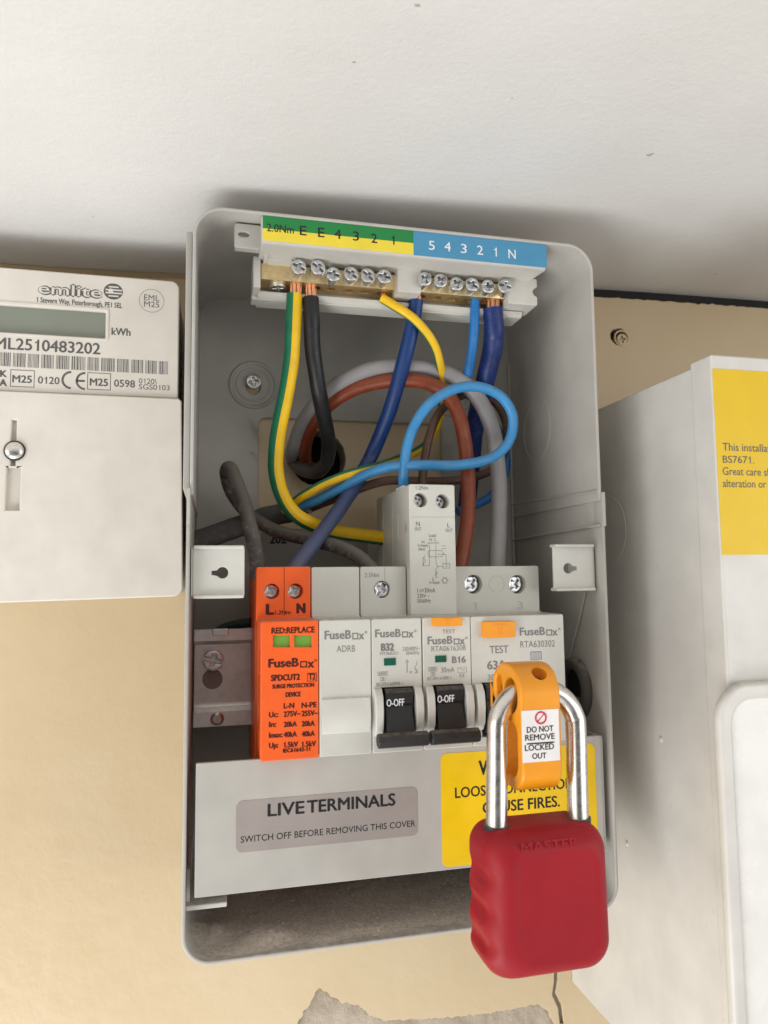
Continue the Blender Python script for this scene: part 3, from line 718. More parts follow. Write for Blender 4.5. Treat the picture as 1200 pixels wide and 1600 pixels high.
# ================================================================== LIVE TERMINALS COVER
cov = thing('terminal_cover', (50, 2, -52), 'folded white metal cover strip across the lower case, carrying a grey and a yellow label', 'cover panel')
mb = MB(); mb.plate(rr(-21.4, 122.4, -72.4, -30.9, .3, 2), (), 0.6, 1.8, .25, 2)
mb.box(-21.2, 122.2, 1.5, 12, -72.3, -71.3, .2)
mb.box(122.0, 123.4, 1.0, 16, -72, -31.3, .3)
pan = mb.build('panel', 'case', cov)
def lab(pts, r, mat, name, Y=.6, th=.12):
    A = at(*pts[0], Y); B = at(*pts[1], Y)
    mb = MB(); mb.plate(rr(A.x, B.x, B.z, A.z, r, 6), (), Y-th, Y-.01, .03, 1); return mb.build(name, mat, cov), (A, B)
A = at(369, 1249, .6); B = at(652, 1230, .6)
gl = MB(); 
zt, zb = at(369, 1252, .6).z, at(369, 1333, .6).z
gl.plate(rr(A.x, B.x, zb, zt, 2.2, 8), (), .48, .59, .03, 1); gl = gl.build('grey_label', 'grey_label', cov)
mb = MB()
b0 = at(418, 1275.5, .48); b1 = at(618, 1262, .48); t0 = at(418, 1256.5, .48)
put_text(mb, 'LIVE', b0.x, at(476, 1270, .48).x, b0.z, t0.z, .48, .013)
put_text(mb, 'TERMINALS', at(479.5, 1270, .48).x, b1.x, b0.z, t0.z, .48, .013)
b0 = at(376, 1317, .48); b1 = at(649, 1299, .48); t0 = at(376, 1307, .48)
put_text(mb, 'SWITCH OFF BEFORE REMOVING THIS COVER', b0.x, b1.x, b0.z, t0.z, .48, .0)
mb.build('lettering', 'ink_black', gl)
A = at(688, 1178, .6); B = at(929, 1165, .6); zb = at(690, 1356, .6).z; zt = at(688, 1178, .6).z
mb = MB(); mb.plate(rr(A.x, B.x, zb, zt, 2.4, 8), (), .48, .59, .03, 1); yl = mb.build('yellow_label', 'yellow_label', cov)
mb = MB()
xmid = (at(710, 1246, .48).x+at(895, 1238, .48).x)/2
b0 = at(748, 1211, .48); t0 = at(748, 1189, .48)
put_text(mb, 'WARNING', b0.x, 2*xmid-b0.x, b0.z, t0.z, .48, .012)
b0 = at(711, 1247, .48); t0 = at(711, 1231, .48)
put_text(mb, 'LOOSE CONNECTIONS', b0.x, at(905, 1240, .48).x, b0.z, t0.z, .48, .008)
b0 = at(754, 1271, .48); b1 = at(875, 1262, .48); t0 = at(754, 1254, .48)
put_text(mb, 'CAUSE FIRES.', b0.x, b1.x, b0.z, t0.z, .48, .01)
mb.build('lettering', 'ink_black', yl)

# ================================================================== TERMINAL BLOCK
tb = thing('terminal_block', (52, 60, 145), 'off white terminal block with numbered green, yellow and blue strip over brass bars', 'terminal block')
BY = 18.0; BZ0, BZ1 = 138.9, 145.2
mb = MB()
mb.prism_x([(.9, 144.8), (.9, 154.2), (3, 154.4), (34, 154.4), (34, 133.8), (24, 133.8), (22.8, 134.6), (22.8, 136), (28, 136.5), (28, 146.2), (17.5, 146.2), (2, 144.4)], -1.2, 106.5, .3, 2)
mb.box(-3.2, -.4, 17, 30, 135, 147, .5); mb.box(-3.4, 100, 24.5, 31, 133.3, 135.4, .6)
mb.plate([(51.4, 137.0), (60.5, 137.0), (60.9, 137.6), (60.9, 140.2), (59.9, 141), (59.9, 143.4), (60.9, 144.2), (60.9, 147.2), (60.4, 147.7), (51.4, 147.7)], (), BY-3.2, 28, .35, 2)
p = at(807, 455, BY)
mb.plate([(97.3, 136.4), (109.6, 136.4), (110, 136.9), (110, 139.9), (108.7, 140.6), (108.0, 142), (108.7, 143.4), (110, 144.1), (110, 147.1), (109.6, 147.5), (97.3, 147.5)], (), BY-2.2, 28, .35, 2)
mb.box(0.5, 2.1, 12, 20, 145, 151, .2); mb.box(2, 11, 14.5, 22, 144.6, 149.2, .3)
car = mb.build('carrier', 'carrier', tb)
mb = MB(); l0 = at(381, 366, 7); l1 = at(366, 386, 7); l2 = at(408, 348, 7)
mb.plate(rr(l1.x, l2.x, l1.z, 154.0, 1.0), [circ(l0.x, l0.z, 1.5, 20, 1.3, .7)], 7.0, 9.0, .3, 2); mb.box(l1.x+.2, l2.x-.2, 8.9, 11.0, l1.z+.2, 153.9, .4)
mb.box(-3, 0, 9, 22, 150, 153, .3)
mb.build('mounting_lug', 'case', tb)
def strip(x0, x1, z0, z1, mat, name, Y=.78): mb = MB(); mb.box(x0, x1, Y, .88, z0, z1); return mb.build(name, mat, tb)
xj = at(646, 385, .8).x; x0 = at(410.5, 360, .8).x; x1 = at(854, 400, .8).x; ztop = at(411, 336, .8).z-.1; zbt = at(411, 375, .8).z
zm = at(411, 352, .8).z
zj = (ztop+zbt)/2-.2
ys_ = strip(x0, xj, zbt, zj, 'strip_yellow', 'yellow_strip'); gs = strip(x0, xj, zj, ztop, 'strip_green', 'green_strip'); bs = strip(xj+.03, x1, zbt-.2, ztop, 'strip_blue', 'blue_strip')
def strip_text(parent, mat, items):
    mb = MB()
    for s_, pl, pr, pb, pt in items: ptext(mb, s_, pl, pr, pb, pt, .74, .004, .02)
    mb.build('lettering', mat, parent)
strip_text(gs, 'ink_black', [('2.0Nm', 417, 459, 361, 349), ('E', 468.5, 479, 367, 352.5), ('E', 497, 507, 370, 355.5), ('4', 522.5, 533, 372.5, 358), ('3', 551.5, 561, 375.5, 361.5), ('2', 580, 589.5, 379, 365), ('1', 612, 616.5, 382, 368)])
strip_text(bs, 'ink_white', [('5', 670, 679.5, 390, 376), ('4', 694.5, 704.5, 392, 378), ('3', 720, 729.5, 395, 381), ('2', 745.5, 755, 397.5, 383.5), ('1', 772, 776.5, 400.5, 386.5), ('N', 794.5, 806, 403.5, 389.5)])
def bar(xa, xb, scr, holes_px, name='brass_bar'):
    mb = MB()
    # bar with cable holes opening in its under side
    prof = rr(xa, xb, 0, 9.5, .3, 2)
    hol = [circ(x_, 4.8, 1.75, 20) for x_ in holes_px]
    mb.plate([(x, 0.2+y*.98) for x, y in prof], hol, 0, 6.1, .15, 1, mp=lambda p: Vector((p.x, BY+p.z, BZ0+p.y)))
    mb.box(xa+.3, xb-.3, BY+.6, BY+9, BZ0+3.0, BZ1-.3)
    b_ = mb.build(name, 'brass', tb)
    for x_ in holes_px:
        pass
    for (px, py, tl, out) in scr:
        p = at(px, py, BY-out-1.4)
        screw((p.x, BY-out+.5, p.z), b_, 2.75, 1.9, out+1.0, 'combi', random.uniform(-.8, .8), 'steel', tilt=tl)
    return b_
e_px = [(467, 416, (.05, 0), 5.2), (497, 417, (.06, .03), 5.6), (521, 428, (0, 0), 3.2), (549, 427.5, (0, 0), 3.4), (575, 430, (0, .03), 3.4), (601, 431.5, (0, 0), 4.2)]
n_px = [(664, 435.5, (0, 0), 4.4), (688.5, 438, (0, 0), 3.2), (713.5, 443, (0, 0), 2.6), (738.5, 444, (0, 0), 3.2), (763, 447, (0, 0), 3.0), (791.5, 446.5, (0, -.3), 5.0)]
ex = [at(px, py, BY).x+(-.3) for px, py, _, _ in e_px]; nx = [at(px, py, BY).x-.2 for px, py, _, _ in n_px]; nx[-1] -= 1.6
bar(at(408, 420, BY).x, 51.6, e_px, ex); bar(60.4, 98.0, n_px, nx)
q = at(434, 449, BY+4)
s_ = screw((q.x, BY+4.6, BZ0+.1), tb, 3.1, 1.5, 0, 'pozi', .3, 'steel', tilt=(math.pi/2, 0), name='clamp_screw')

# ================================================================== CABLES
def wire(name, pts, r, mat, label, cat='cable', ends=(), flat=1.0, ref=(1, 0, 0), seg=16, group=None):
    P = [at(a, b, c) for a, b, c in pts]; sd = len(name)*1.7+sum(map(ord, name))*.31
    Q = []
    for i, p in enumerate(P):
        Q.append(p)
        if i+1 < len(P) and i > 0 and i+2 < len(P):        # hand bent: small wobbles between the main bends
            q = (P[i]*9+P[i+1]*9-P[i-1]-P[i+2])/16; d = r*.13
            Q.append(q+Vector((noise.noise((i*1.7, sd, 0)), noise.noise((i*1.7, sd, 5)), noise.noise((i*1.7, sd, 9))))*d)
    mb = MB(); mb.tube(Q, lambda t: r*(1+.035*noise.noise((t*11, sd, 2))+.02*noise.noise((t*34, sd, 4))), seg, True, ref, flat)
    root = mb.build(name, mat, origin=P[0], sharp=60); tag(root, label, cat, group)
    for (A, B, rad) in ends:
        a, b = at(*A), at(*B); mb = MB(); k = 7
        for i in range(k):
            t = 2*math.pi*i/(k-1); d = Vector((math.cos(t), math.sin(t), 0))*rad*.64 if i < k-1 else Vector((0, 0, 0))
            mb.tube([a+d*.8, (a+b)/2+d*1.06, b+d], rad*.36, 8, sub=4)
        mb.build('copper_end', 'copper', root)
    return root
def end(px0, py0, px1, py1, Y, r): return ((px0, py0, Y), (px1, py1, Y), r)
CY = BY+4.8
wire('earth_cable', [(460, 461, CY), (458.5, 500, CY), (455.5, 560, CY+2), (446, 620, CY+5), (434, 680, CY+9), (430.5, 730, CY+13), (440, 772, CY+17), (464, 806, CY+21), (505, 826, CY+25), (545, 834, CY+29), (598, 841, CY+32)],
     3.0, cable('earth_insulation', YELLOW, GREEN, (.485, .2), dusty=.12), 'thick green and yellow cable curving down from the left end of the brass bar', ends=[end(461, 468, 463, 440, CY, 2.3)])
wire('black_cable', [(485.5, 466, CY), (487, 500, CY), (489, 550, CY+4), (498, 610, CY+10), (509, 665, CY+22), (513.5, 695, CY+30), (510, 722, CY+36), (494, 737, CY+42), (472, 733, CY+50), (458, 716, CY+60), (468, 700, CY+75)],
     3.15, cable('black_insulation', hexc(28, 28, 30), dusty=.45, along=(.5, .8)), 'thick black cable hanging from the second brass terminal and turning into the wall hole', ends=[end(485.5, 472, 486, 442, CY, 2.2)])
wire('yellow_earth_wire', [(597, 466, CY), (618, 479, CY-2), (645, 497, CY-2), (668, 522, CY), (682, 548, CY+4), (690, 585, CY+10), (692, 625, CY+22), (682, 668, CY+36), (662, 698, CY+42), (628, 715, CY+38), (585, 730, CY+20), (538, 743, CY+18), (500, 759, CY+20), (468, 778, CY+25), (444, 798, CY+33)],
     1.85, cable('thin_earth_insulation', YELLOW, GREEN, (.70, .17), dusty=.12), 'thin green and yellow wire looping from terminal 1 behind the tails to the grey sheath', ends=[end(602, 470, 595, 446, CY, 1.0)])
wire('navy_cable', [(650, 468, CY), (646, 500, CY+2), (635, 550, CY+5), (618, 612, CY+12), (600, 665, CY+20), (580, 712, CY+26), (556, 757, CY+22), (520, 810, CY+16), (485, 855, CY+10), (460, 889, CY+5), (452, 902, CY+5)],
     3.0, cable('navy_insulation', hexc(10, 52, 110), dusty=.42, along=(.42, .95)), 'dusty navy blue cable running diagonally from the neutral bar to the orange module', ends=[end(649, 474, 653, 446, CY, 2.1)])
wire('blue_wire', [(742, 468, CY), (741.5, 500, CY), (738, 545, CY+4), (731, 585, CY+10), (730, 612, CY+24), (748, 632, CY+32), (772, 660, CY+36), (788, 700, CY+38), (790, 735, CY+38), (776, 765, CY+38), (752, 785, CY+38), (715, 800, CY+36)],
     2.0, cable('blue_insulation', hexc(26, 112, 182), dusty=.2), 'mid blue wire dropping from neutral terminal 2 and disappearing behind the grey tail')
wire('navy_tail', [(769, 482, CY), (772, 510, CY+1), (769, 550, CY+6), (757, 600, CY+16), (745, 650, CY+28), (738, 700, CY+38), (735, 740, CY+44), (728, 800, CY+50)],
     4.1, cable('navy_tail_insulation', hexc(15, 42, 104), dusty=.16), 'thickest dark blue tail hanging from the neutral terminal N at the right end', ends=[end(770, 488, 771, 456, CY, 3.1)])
wire('grey_tail', [(470, 728, 96), (458, 716, 80), (462, 692, 66), (482, 648, 54), (515, 612, 46), (565, 582, 40), (625, 573, 36), (685, 580, 34), (732, 605, 34), (762, 650, 34), (775, 705, 35), (780, 770, 35), (779, 830, 32), (776, 905, 26)],
     3.35, cable('grey_insulation', hexc(150, 147, 148), dusty=.2), 'smooth grey meter tail arching from the wall hole over the brown one')
wire('brown_tail', [(500, 738, 96), (480, 728, 80), (476, 704, 68), (484, 672, 58), (512, 634, 48), (555, 607, 42), (605, 595, 37), (655, 595, 33), (695, 613, 32), (718, 652, 31), (728, 705, 30), (732, 765, 29), (729, 825, 27), (722, 868, 25), (714, 905, 24)],
     3.0, cable('brown_insulation', hexc(132, 58, 30), dusty=.18), 'reddish brown meter tail arching from the wall hole down behind the tall breaker')
wire('light_blue_wire', [(633, 790, 34), (630, 755, 30), (633, 715, 25), (644, 672, 22), (668, 634, 19), (704, 610, 18), (745, 604, 18), (782, 619, 20), (801, 650, 22), (797, 686, 24), (772, 713, 24), (730, 725, 22), (680, 727, 22), (622, 727, 28), (575, 740, 36), (530, 764, 44), (490, 784, 50), (452, 797, 56)],
     2.05, cable('light_blue_insulation', hexc(54, 136, 192), dusty=.25), 'light blue wire making a wide loop above the tall breaker')
wire('dark_brown_wire', [(660, 775, 34), (660, 750, 36), (664, 715, 38), (673, 675, 38), (690, 640, 40), (728, 616, 46), (766, 622, 50), (789, 655, 52), (790, 700, 52), (770, 733, 50), (725, 749, 46), (660, 752, 46), (605, 751, 46), (555, 766, 48), (510, 784, 52), (470, 800, 57)],
     1.85, cable('dark_brown_insulation', hexc(82, 54, 40), dusty=.3), 'thin dark brown wire looping behind the light blue one')
wire('dusty_link_cable', [(404, 905, 22), (402, 880, 22), (395, 840, 22), (384, 795, 26), (370, 755, 31), (361, 733, 37), (355, 733, 46), (356, 752, 54), (372, 785, 56), (400, 812, 54), (438, 832, 48), (485, 843, 42), (530, 855, 34), (566, 874, 26), (588, 897, 22)],
     2.75, cable('dusty_brown_insulation', hexc(68, 61, 58), dusty=.5, rough=.6), 'dusty grey brown link cable bent over between orange module and B32 breaker')
sheath = wire('grey_sheathed_cable', [(292, 850, 66), (330, 838, 64), (375, 822, 62), (425, 806, 60), (478, 795, 57)], 2.6, cable('grey_sheath', hexc(72, 71, 70), dusty=.2, rough=.5),
     'flat dark grey sheathed cable entering from the left wall of the case', flat=1.7, ref=(0, -1, 0))
a = at(478, 797, 54); mb = MB(); mb.add([a+Vector((-3, 0, .8)), a+Vector((3, -1.5, 2.1)), a+Vector((2.2, -1.2, -1.8)), a+Vector((-.5, -2.0, -.3)), a+Vector((2.8, .2, .4))], [(0, 3, 1), (3, 4, 1), (0, 2, 3), (3, 2, 4)])
mb.build('torn_sheath', plastic('torn_sheath', hexc(140, 135, 128), .6, 0, .2), sheath, sharp=10)
wire('green_wire', [(330, 996, 55), (345, 984, 54), (368, 976, 52), (392, 972, 50)], 1.9, cable('green_wire_insulation', hexc(20, 58, 50), dusty=.15), 'short dark green wire just above the mounting rail at the left')

# ================================================================== BREAKER LOCKOUT
lk = thing('breaker_lockout', (76, -30, -16), 'yellow orange lockout clamped on the main switch, with white DO NOT REMOVE label', 'lockout device')
LX0, LX1 = 70.2, 82.9; LYF, LYB = -47.0, -24.5; LZ0, LZ1 = -35.0, 1.6
outer = rr(LYF, LYB, LZ0, LZ1, (7.5, 3.5, 10.5, 9.0), 10)
# waist on the back edge
outer = [(y if not (y > LYB-2 and -26 < z < -4) else y, z) for y, z in outer]
k = [i for i, (y, z) in enumerate(outer) if y > LYB-.01]
wa = [(LYB-4.0*math.sin(math.pi*t)**1.0, LZ0+4.5+t*22) for t in [i/10 for i in range(11)]]
outer = rr(LYF, LYB, LZ0, LZ1, (7.5, 3.0, 10.5, 9.0), 10)[:22]+wa+rr(LYF, LYB, LZ0, LZ1, (7.5, 3.0, 10.5, 9.0), 10)[22:]
h1 = [(-38.8+5.2*math.cos(a*.2618), -7.6+5.0*math.sin(a*.2618)) for a in range(24)]
h2 = rr(-43.2, -31.5, -31.2, -15.6, (4.8, 2.5, 2.5, 3.5), 6)
h3 = rr(-32.2, -27.6, -9.5, -2.5, 1.8, 5)
mb = MB(); mb.prism_x(outer, LX0, LX1, 1.0, 4, holes=[h1, h2, h3])
lb = mb.build('lockout_body', 'lockout', lk)
# bore through the rounded top front
cut = MB(); c0 = Vector((77.6, -44.4, -.5)); ax = Vector((0, .72, -.69)); cut.cyl(c0-ax*6, ax, 2.35, 13, 24)
co = cut.build('cutter', 'lockout'); 
bo = lb.modifiers.new('b', 'BOOLEAN'); bo.operation = 'DIFFERENCE'; bo.object = co; bo.solver = 'EXACT'
lb.modifiers.move(len(lb.modifiers)-1, 0)
dg = bpy.context.evaluated_depsgraph_get(); nm = bpy.data.meshes.new_from_object(lb.evaluated_get(dg))
lb.modifiers.clear(); lb.data = nm; cm = co.data; bpy.data.objects.remove(co)
nm.set_sharp_from_angle(angle=math.radians(35)); lb.modifiers.new('shade', 'WEIGHTED_NORMAL').keep_sharp = True
mb = MB(); mb.cyl((79, -38.6, -2.6), (0, .35, -1), 1.0, 2.6, 12); mb.build('clamp_screw', 'steel', lk)
A = at(814.5, 1109, LYF-.05); B = at(875, 1189, LYF-.05)
z1_ = at(845, 1109, LYF).z; z0_ = at(845, 1190, LYF).z
mb = MB(); mb.box(A.x, B.x, LYF-.12, LYF-.01, z0_, z1_); wl = mb.build('white_label', 'white_label', lk)
YL = LYF-.12
mb = MB()
for s_, pl, pr, pb, pt in (('DO NOT', 823, 865, 1145, 1136), ('REMOVE', 820.5, 867, 1157.5, 1148.5), ('LOCKED', 820, 866, 1173.5, 1164.5), ('OUT', 831.5, 854, 1186, 1177.5)): ptext(mb, s_, pl, pr, pb, pt, YL, .014, .03)
pbox(mb, 823, 866, 1160.6, 1161.3, YL, .03)
mb.build('lettering', 'ink_black', wl)
mb = MB(); c = at(845, 1121.5, YL); mb.torus((c.x, YL-.01, c.z), (0, 1, 0), 1.62, .26, 32, 6)
mb.add([Vector((c.x+dx, YL-.03, c.z+dz)) for dx, dz in ((-1.25, -1.0), (-1.0, -1.25), (1.25, 1.0), (1.0, 1.25))], [(0, 1, 2, 3)])
mb.build('no_entry_mark', 'ink_red', wl)

# ================================================================== PADLOCK
SY = -38.6
pl = thing('padlock', (74, -40, -60), 'red padlock with long steel shackle hanging from the yellow lockout', 'padlock')
SYB = -42.3
a_, b_ = at(776, 1290, SYB).x, at(903, 1275, SYB).x; c_, d_ = at(776.5, 1125, SY-.6).x, at(899.5, 1125, SY-.6).x
zt = -6.0; R = (d_-c_)/2; xc = (c_+d_)/2
P = [(a_, SYB-.4, -52), (a_, SYB, -44), (a_*.5+c_*.5, (SYB+SY)/2-.3, -31)]
for k in range(0, 13):
    a = math.pi-math.pi*k/12; P.append((xc+R*math.cos(a), SY-.6+.6*math.sin(a), zt-R*.92+R*.92*math.sin(a)))
P += [(b_*.5+d_*.5, (SYB+SY)/2-.3, -31), (b_, SYB, -44), (b_, SYB-.4, -52)]
mb = MB(); mb.tube(P, 3.12, 24, True); mb.build('shackle', 'chrome', pl, sharp=60)
PX0, PX1 = 56.9, 95.2; PZ0, PZ1 = -83.4, -43.6; PYF, PYB = -52.5, -32.5
out = []
def sc(z):    # finger scallops down the left edge
    d = 0
    for c_ in (-56.0, -65.0, -74.0):
        t = (z-c_)/3.9
        if abs(t) < 1: d = max(d, 1.35*(math.cos(t*math.pi)+1)/2)
    return d
def padlock_body():
    """lofted sections from back to front: each shrinks inside the outline, scallops fade towards the flat face"""
    N = 96; ang = [2*math.pi*i/N for i in range(N)]
    def section(inset, y, scal):
        # superellipse-like rounded rectangle walked by parameter, with scallops on the left flank
        r = max(2.0, 6.2-inset*.2); poly = rr(PX0+inset, PX1-inset*.62, PZ0+inset*.7, PZ1-inset*.75, (r+1.5, r+1.5, r, r), 10)
        pts = []; L = [0]
        for a, b in zip(poly, poly[1:]+poly[:1]): L.append(L[-1]+math.dist(a, b))
        tot = L[-1]; j = 0
        M_ = 240
        for i in range(M_):
            s_ = tot*i/M_
            while L[j+1] < s_: j += 1
            t = (s_-L[j])/max(1e-9, L[j+1]-L[j]); a = poly[j]; b = poly[(j+1) % len(poly)]
            x, z = a[0]+(b[0]-a[0])*t, a[1]+(b[1]-a[1])*t
            if x < PX0+inset+1.5: x += sc(z)*scal
            tz = (z-PZ0)/(PZ1-PZ0); x += (xc_-x)*.035*tz
            pts.append(Vector((x, y, z)))
        return pts
    xc_ = (PX0+PX1)/2
    S_ = []; D = PYB-PYF; prof = []
    for k in range(9):          # back edge roll
        a = math.pi/2*k/8; prof.append((4.5*(1-math.sin(a)), PYB-4.5*(1-math.cos(a)), .5))
    prof += [(0, PYB-7, .8), (0, PYB-10, 1.0), (0, PYF+9.5, 1.0)]
    for k in range(1, 13):      # broad front roll
        a = math.pi/2*k/12; prof.append((7.6*(1-math.cos(a)), PYF+7.2-7.2*math.sin(a), max(0, 1.0-1.5*k/12)))
    prof += [(8.6, PYF+.12, 0), (9.6, PYF+.22, 0)]
    rings = [section(*p) for p in prof]
    mb = MB(); n_ = len(rings[0])
    vs = [v for r_ in rings for v in r_]; fs = []
    for i in range(len(rings)-1):
        for j in range(n_): fs.append((i*n_+j, i*n_+(j+1) % n_, (i+1)*n_+(j+1) % n_, (i+1)*n_+j))
    fs.append(tuple(reversed(range(n_)))); fs.append(tuple((len(rings)-1)*n_+j for j in range(n_)))
    mb.add(vs, fs); return mb
body = padlock_body().build('padlock_body', 'red', pl, sharp=50)
mb = MB()
for x_ in (a_, b_): mb.cyl((x_, SYB, PZ1-2.2), (0, 0, 1), 3.75, 2.28, 32)
mb.build('shackle_collar', 'black', pl)
# worn moulded lettering, same red as the body
mb = MB(); a = at(815, 1334, PYF); b = at(905, 1328, PYF); t_ = at(815, 1318, PYF)
put_text(mb, 'MASTER', a.x, b.x, a.z, t_.z, PYF+.22, .01, .025); mb.build('moulded_lettering', 'red', body)

# ================================================================== ELECTRICITY METER
mt = thing('electricity_meter', (-90, 84, 80), 'cream plastic electricity meter with blank display, cut off at the left of the picture', 'electricity meter')
MY = 42.0
tr = at(279, 452, MY); sm_ = at(283, 622, MY); br_ = at(285, 929, MY-1.6)
x_top, x_mid, x_bot = tr.x+.3, sm_.x, br_.x; z_top, z_mid, z_bot = at(255, 437.5, MY).z, at(150, 618, MY).z, br_.z-.7
zL = at(0, 945, MY-3).z
A = at(-60, 545, MY); lc = (at(165, 489, MY).x, at(165, 526, MY).z, at(165, 489, MY).z)
lz0, lz1 = at(80, 523, MY).z, at(80, 481, MY).z
upper = rr(-170, x_top, z_mid+.2, z_top, (0, 0, 3.2, 3.2), 6)
mb = MB(); mb.plate(upper, [rr(-118, lc[0], lz0, lz1, .5, 3)], MY, MY+4, .7, 3); mb.plate(rr(-169.8, x_top-.2, z_mid+.25, z_top-.2, (0, 0, 3, 3), 6), (), MY+3.8, 83.8, .3, 1)
mu = mb.build('meter_case', 'meter', mt)
mb = MB(); mb.box(-118.2, lc[0]+.2, MY+1.6, MY+3.9, lz0-.2, lz1+.2); mb.build('display', 'lcd', mu)
mb = MB(); mb.plate(rr(-119.2, lc[0]+1.3, lz0-1.2, lz1+1.2, 1), [rr(-118.4, lc[0]+.5, lz0-.4, lz1+.4, .7)], MY-.35, MY+1, .15, 1); mb.build('display_bezel', 'meter', mu)
CYM = MY-1.6
g1 = at(23, 690, CYM); 
def mbox(pl_, pr_, pt_, pb_): a = at(pl_, pb_, CYM); b = at(pr_, pt_, CYM); return [(a.x, a.z), (b.x, a.z), (b.x, b.z), (a.x, b.z)]
kh = [(x, z) for x, z in mbox(17, 26, 656, 690)]; k2 = mbox(8, 32, 731, 797); k3 = mbox(16, 24, 712, 729)
low = [(-170, zL-1), (x_bot-3.4, z_bot)]+arc(x_bot-3.4, z_bot+3.4, 3.4, 270, 360, 6)+[(x_mid+.2, z_mid-1.2), (x_mid-.8, z_mid-.1), (-170, z_mid-.1)]
mb = MB(); mb.plate(low, [kh, k2, k3], CYM, CYM+2.5, .6, 3); mb.plate([(x-.15, z+.1) for x, z in low], (), CYM+2.4, 83.6, .3, 1)
ml = mb.build('terminal_cover', 'meter', mt)
q = at(21, 703, CYM-2)
mb = MB(); mb.ball(q+Vector((0, 1.4, 0)), 3.3, (1, .42, 1), 3); ms = mb.build('seal_screw', 'chrome', mt)
mb = MB(); mb.torus(q+Vector((0, 1.6, 0)), (0, 1, 0), 3.4, .35, 32, 8); mb.build('seal_ring', 'black', mt)
mb = MB()
L = MY
for r_ in (('1 Stevern Way, Peterborough, PE1 5EL', 57, 191, 472, 464, .01), ('kWh', 174, 204, 523, 512, .012), ('EML', 225, 249, 469, 460, 0), ('M25', 225, 249, 479, 470.5, 0),
           ('EML2510483202', -23, 157, 543.5, 526, .010), ('M25', 19, 50, 597, 586, .015), ('0120', 59, 93, 599, 588, .008), ('M25', 140, 169, 602, 591, .015), ('0598', 178, 211, 604, 593, .008),
           ('0120\\', 217, 245, 599, 591, 0), ('SGS0103', 217, 265, 608, 600, 0), ('UK', -12, 11, 588, 578, .025), ('CA', -12, 11, 602, 592, .025)):
    ptext(mb, r_[0], r_[1], r_[2], r_[3], r_[4], L, r_[5], .05)
pbox(mb, 15.5, 54.5, 579, 604, L, .05, .25); pbox(mb, 136, 173.5, 583.5, 608.5, L, .05, .25)
def arcmark(px, py, r, wd, a0, a1, bar_):
    c = at(px, py, L); n_ = 16; vs, fs = [], []
    for i in range(n_+1):
        a = math.radians(a0+(a1-a0)*i/n_)
        for q_ in (r-wd/2, r+wd/2): vs.append(Vector((c.x+q_*math.cos(a), L-.05, c.z+q_*math.sin(a))))
        if i: fs.append((2*i-2, 2*i-1, 2*i+1, 2*i))
    mb.add(vs, fs)
    if bar_: mb.box(c.x-r, c.x-.2, L-.05, L-.01, c.z-wd/2, c.z+wd/2)
arcmark(111.5, 594, 3.1, .8, 92, 268, False); arcmark(133.5, 595.5, 3.1, .8, 92, 268, True)
c = at(237, 470, L); mb.torus((c.x, L-.02, c.z), (0, 1, 0), 4.6, .07, 48, 4)
a = at(-30, 575, L); xx = a.x; b = at(262, 581, L); x_e = b.x; rnd = random.Random(9); zz0, zz1 = at(130, 578.5, L).z, at(130, 557.5, L).z
i_ = 0
while xx < x_e:
    bw = rnd.choice((.18, .18, .32, .45)); i_ += 1
    mb.box(xx, min(x_e, xx+bw), L-.05, L-.01, zz0, zz1); xx += bw+(rnd.choice((.22, .3)) if i_ % 9 else .85)
mb.build('lettering', 'ink_mid', mu)
mb = MB(); ptext(mb, 'emlite', 59, 160, 458.5, 441, L, .045, .04)
c = at(177, 455.5, L); mb.plate(circ(c.x, c.z, 3.2, 36, 1.1, 1), (), L-.04, L-.01)
mb.build('logo_outline', 'ink_mid', mu)
mb = MB(); ptext(mb, 'emlite', 60, 159, 458, 441.8, L, .005, .08)
for k in range(4): mb.box(c.x-3.0+(1.3 if k in (0, 3) else .2), c.x+3.2-(1.3 if k in (0, 3) else 0), L-.08, L-.05, c.z-2.1+k*1.2, c.z-1.55+k*1.2)
mb.plate(circ(c.x-.9, c.z+.2, .9, 16), (), L-.09, L-.05)
mb.build('logo_fill', 'meter', mu)

# ================================================================== NEIGHBOURING CABINET
cab = thing('metal_cabinet', (240, 84, -30), 'white metal cabinet with yellow notice at the right, running out of the picture', 'cabinet')
CXL = 150.0; FY = -35.0
mb = MB(); mb.box(CXL, 330, -24, 83.7, -163.5, 101.6, .9, 3)
mb.ball(atx(1033, 1155, CXL), 1.0, (.6, 1, 1.3)); mb.ball(atx(980, 1318, CXL), .9, (.6, 1, 1.3))
kc = Vector((CXL-.02, 37.5, 47)); mb.torus(kc, (1, 0, 0), 15, .14, 64, 6)
body = mb.build('cabinet_body', 'cabinet', cab)
dl = at(1131, 1200, -39.5).x; dt = at(1190, 1066, -39.5).z
mb = MB(); mb.box(CXL-.7, 330.6, FY, -23.6, -164.2, 103.2, .9, 3); lid = mb.build('lid', 'cabinet', cab)
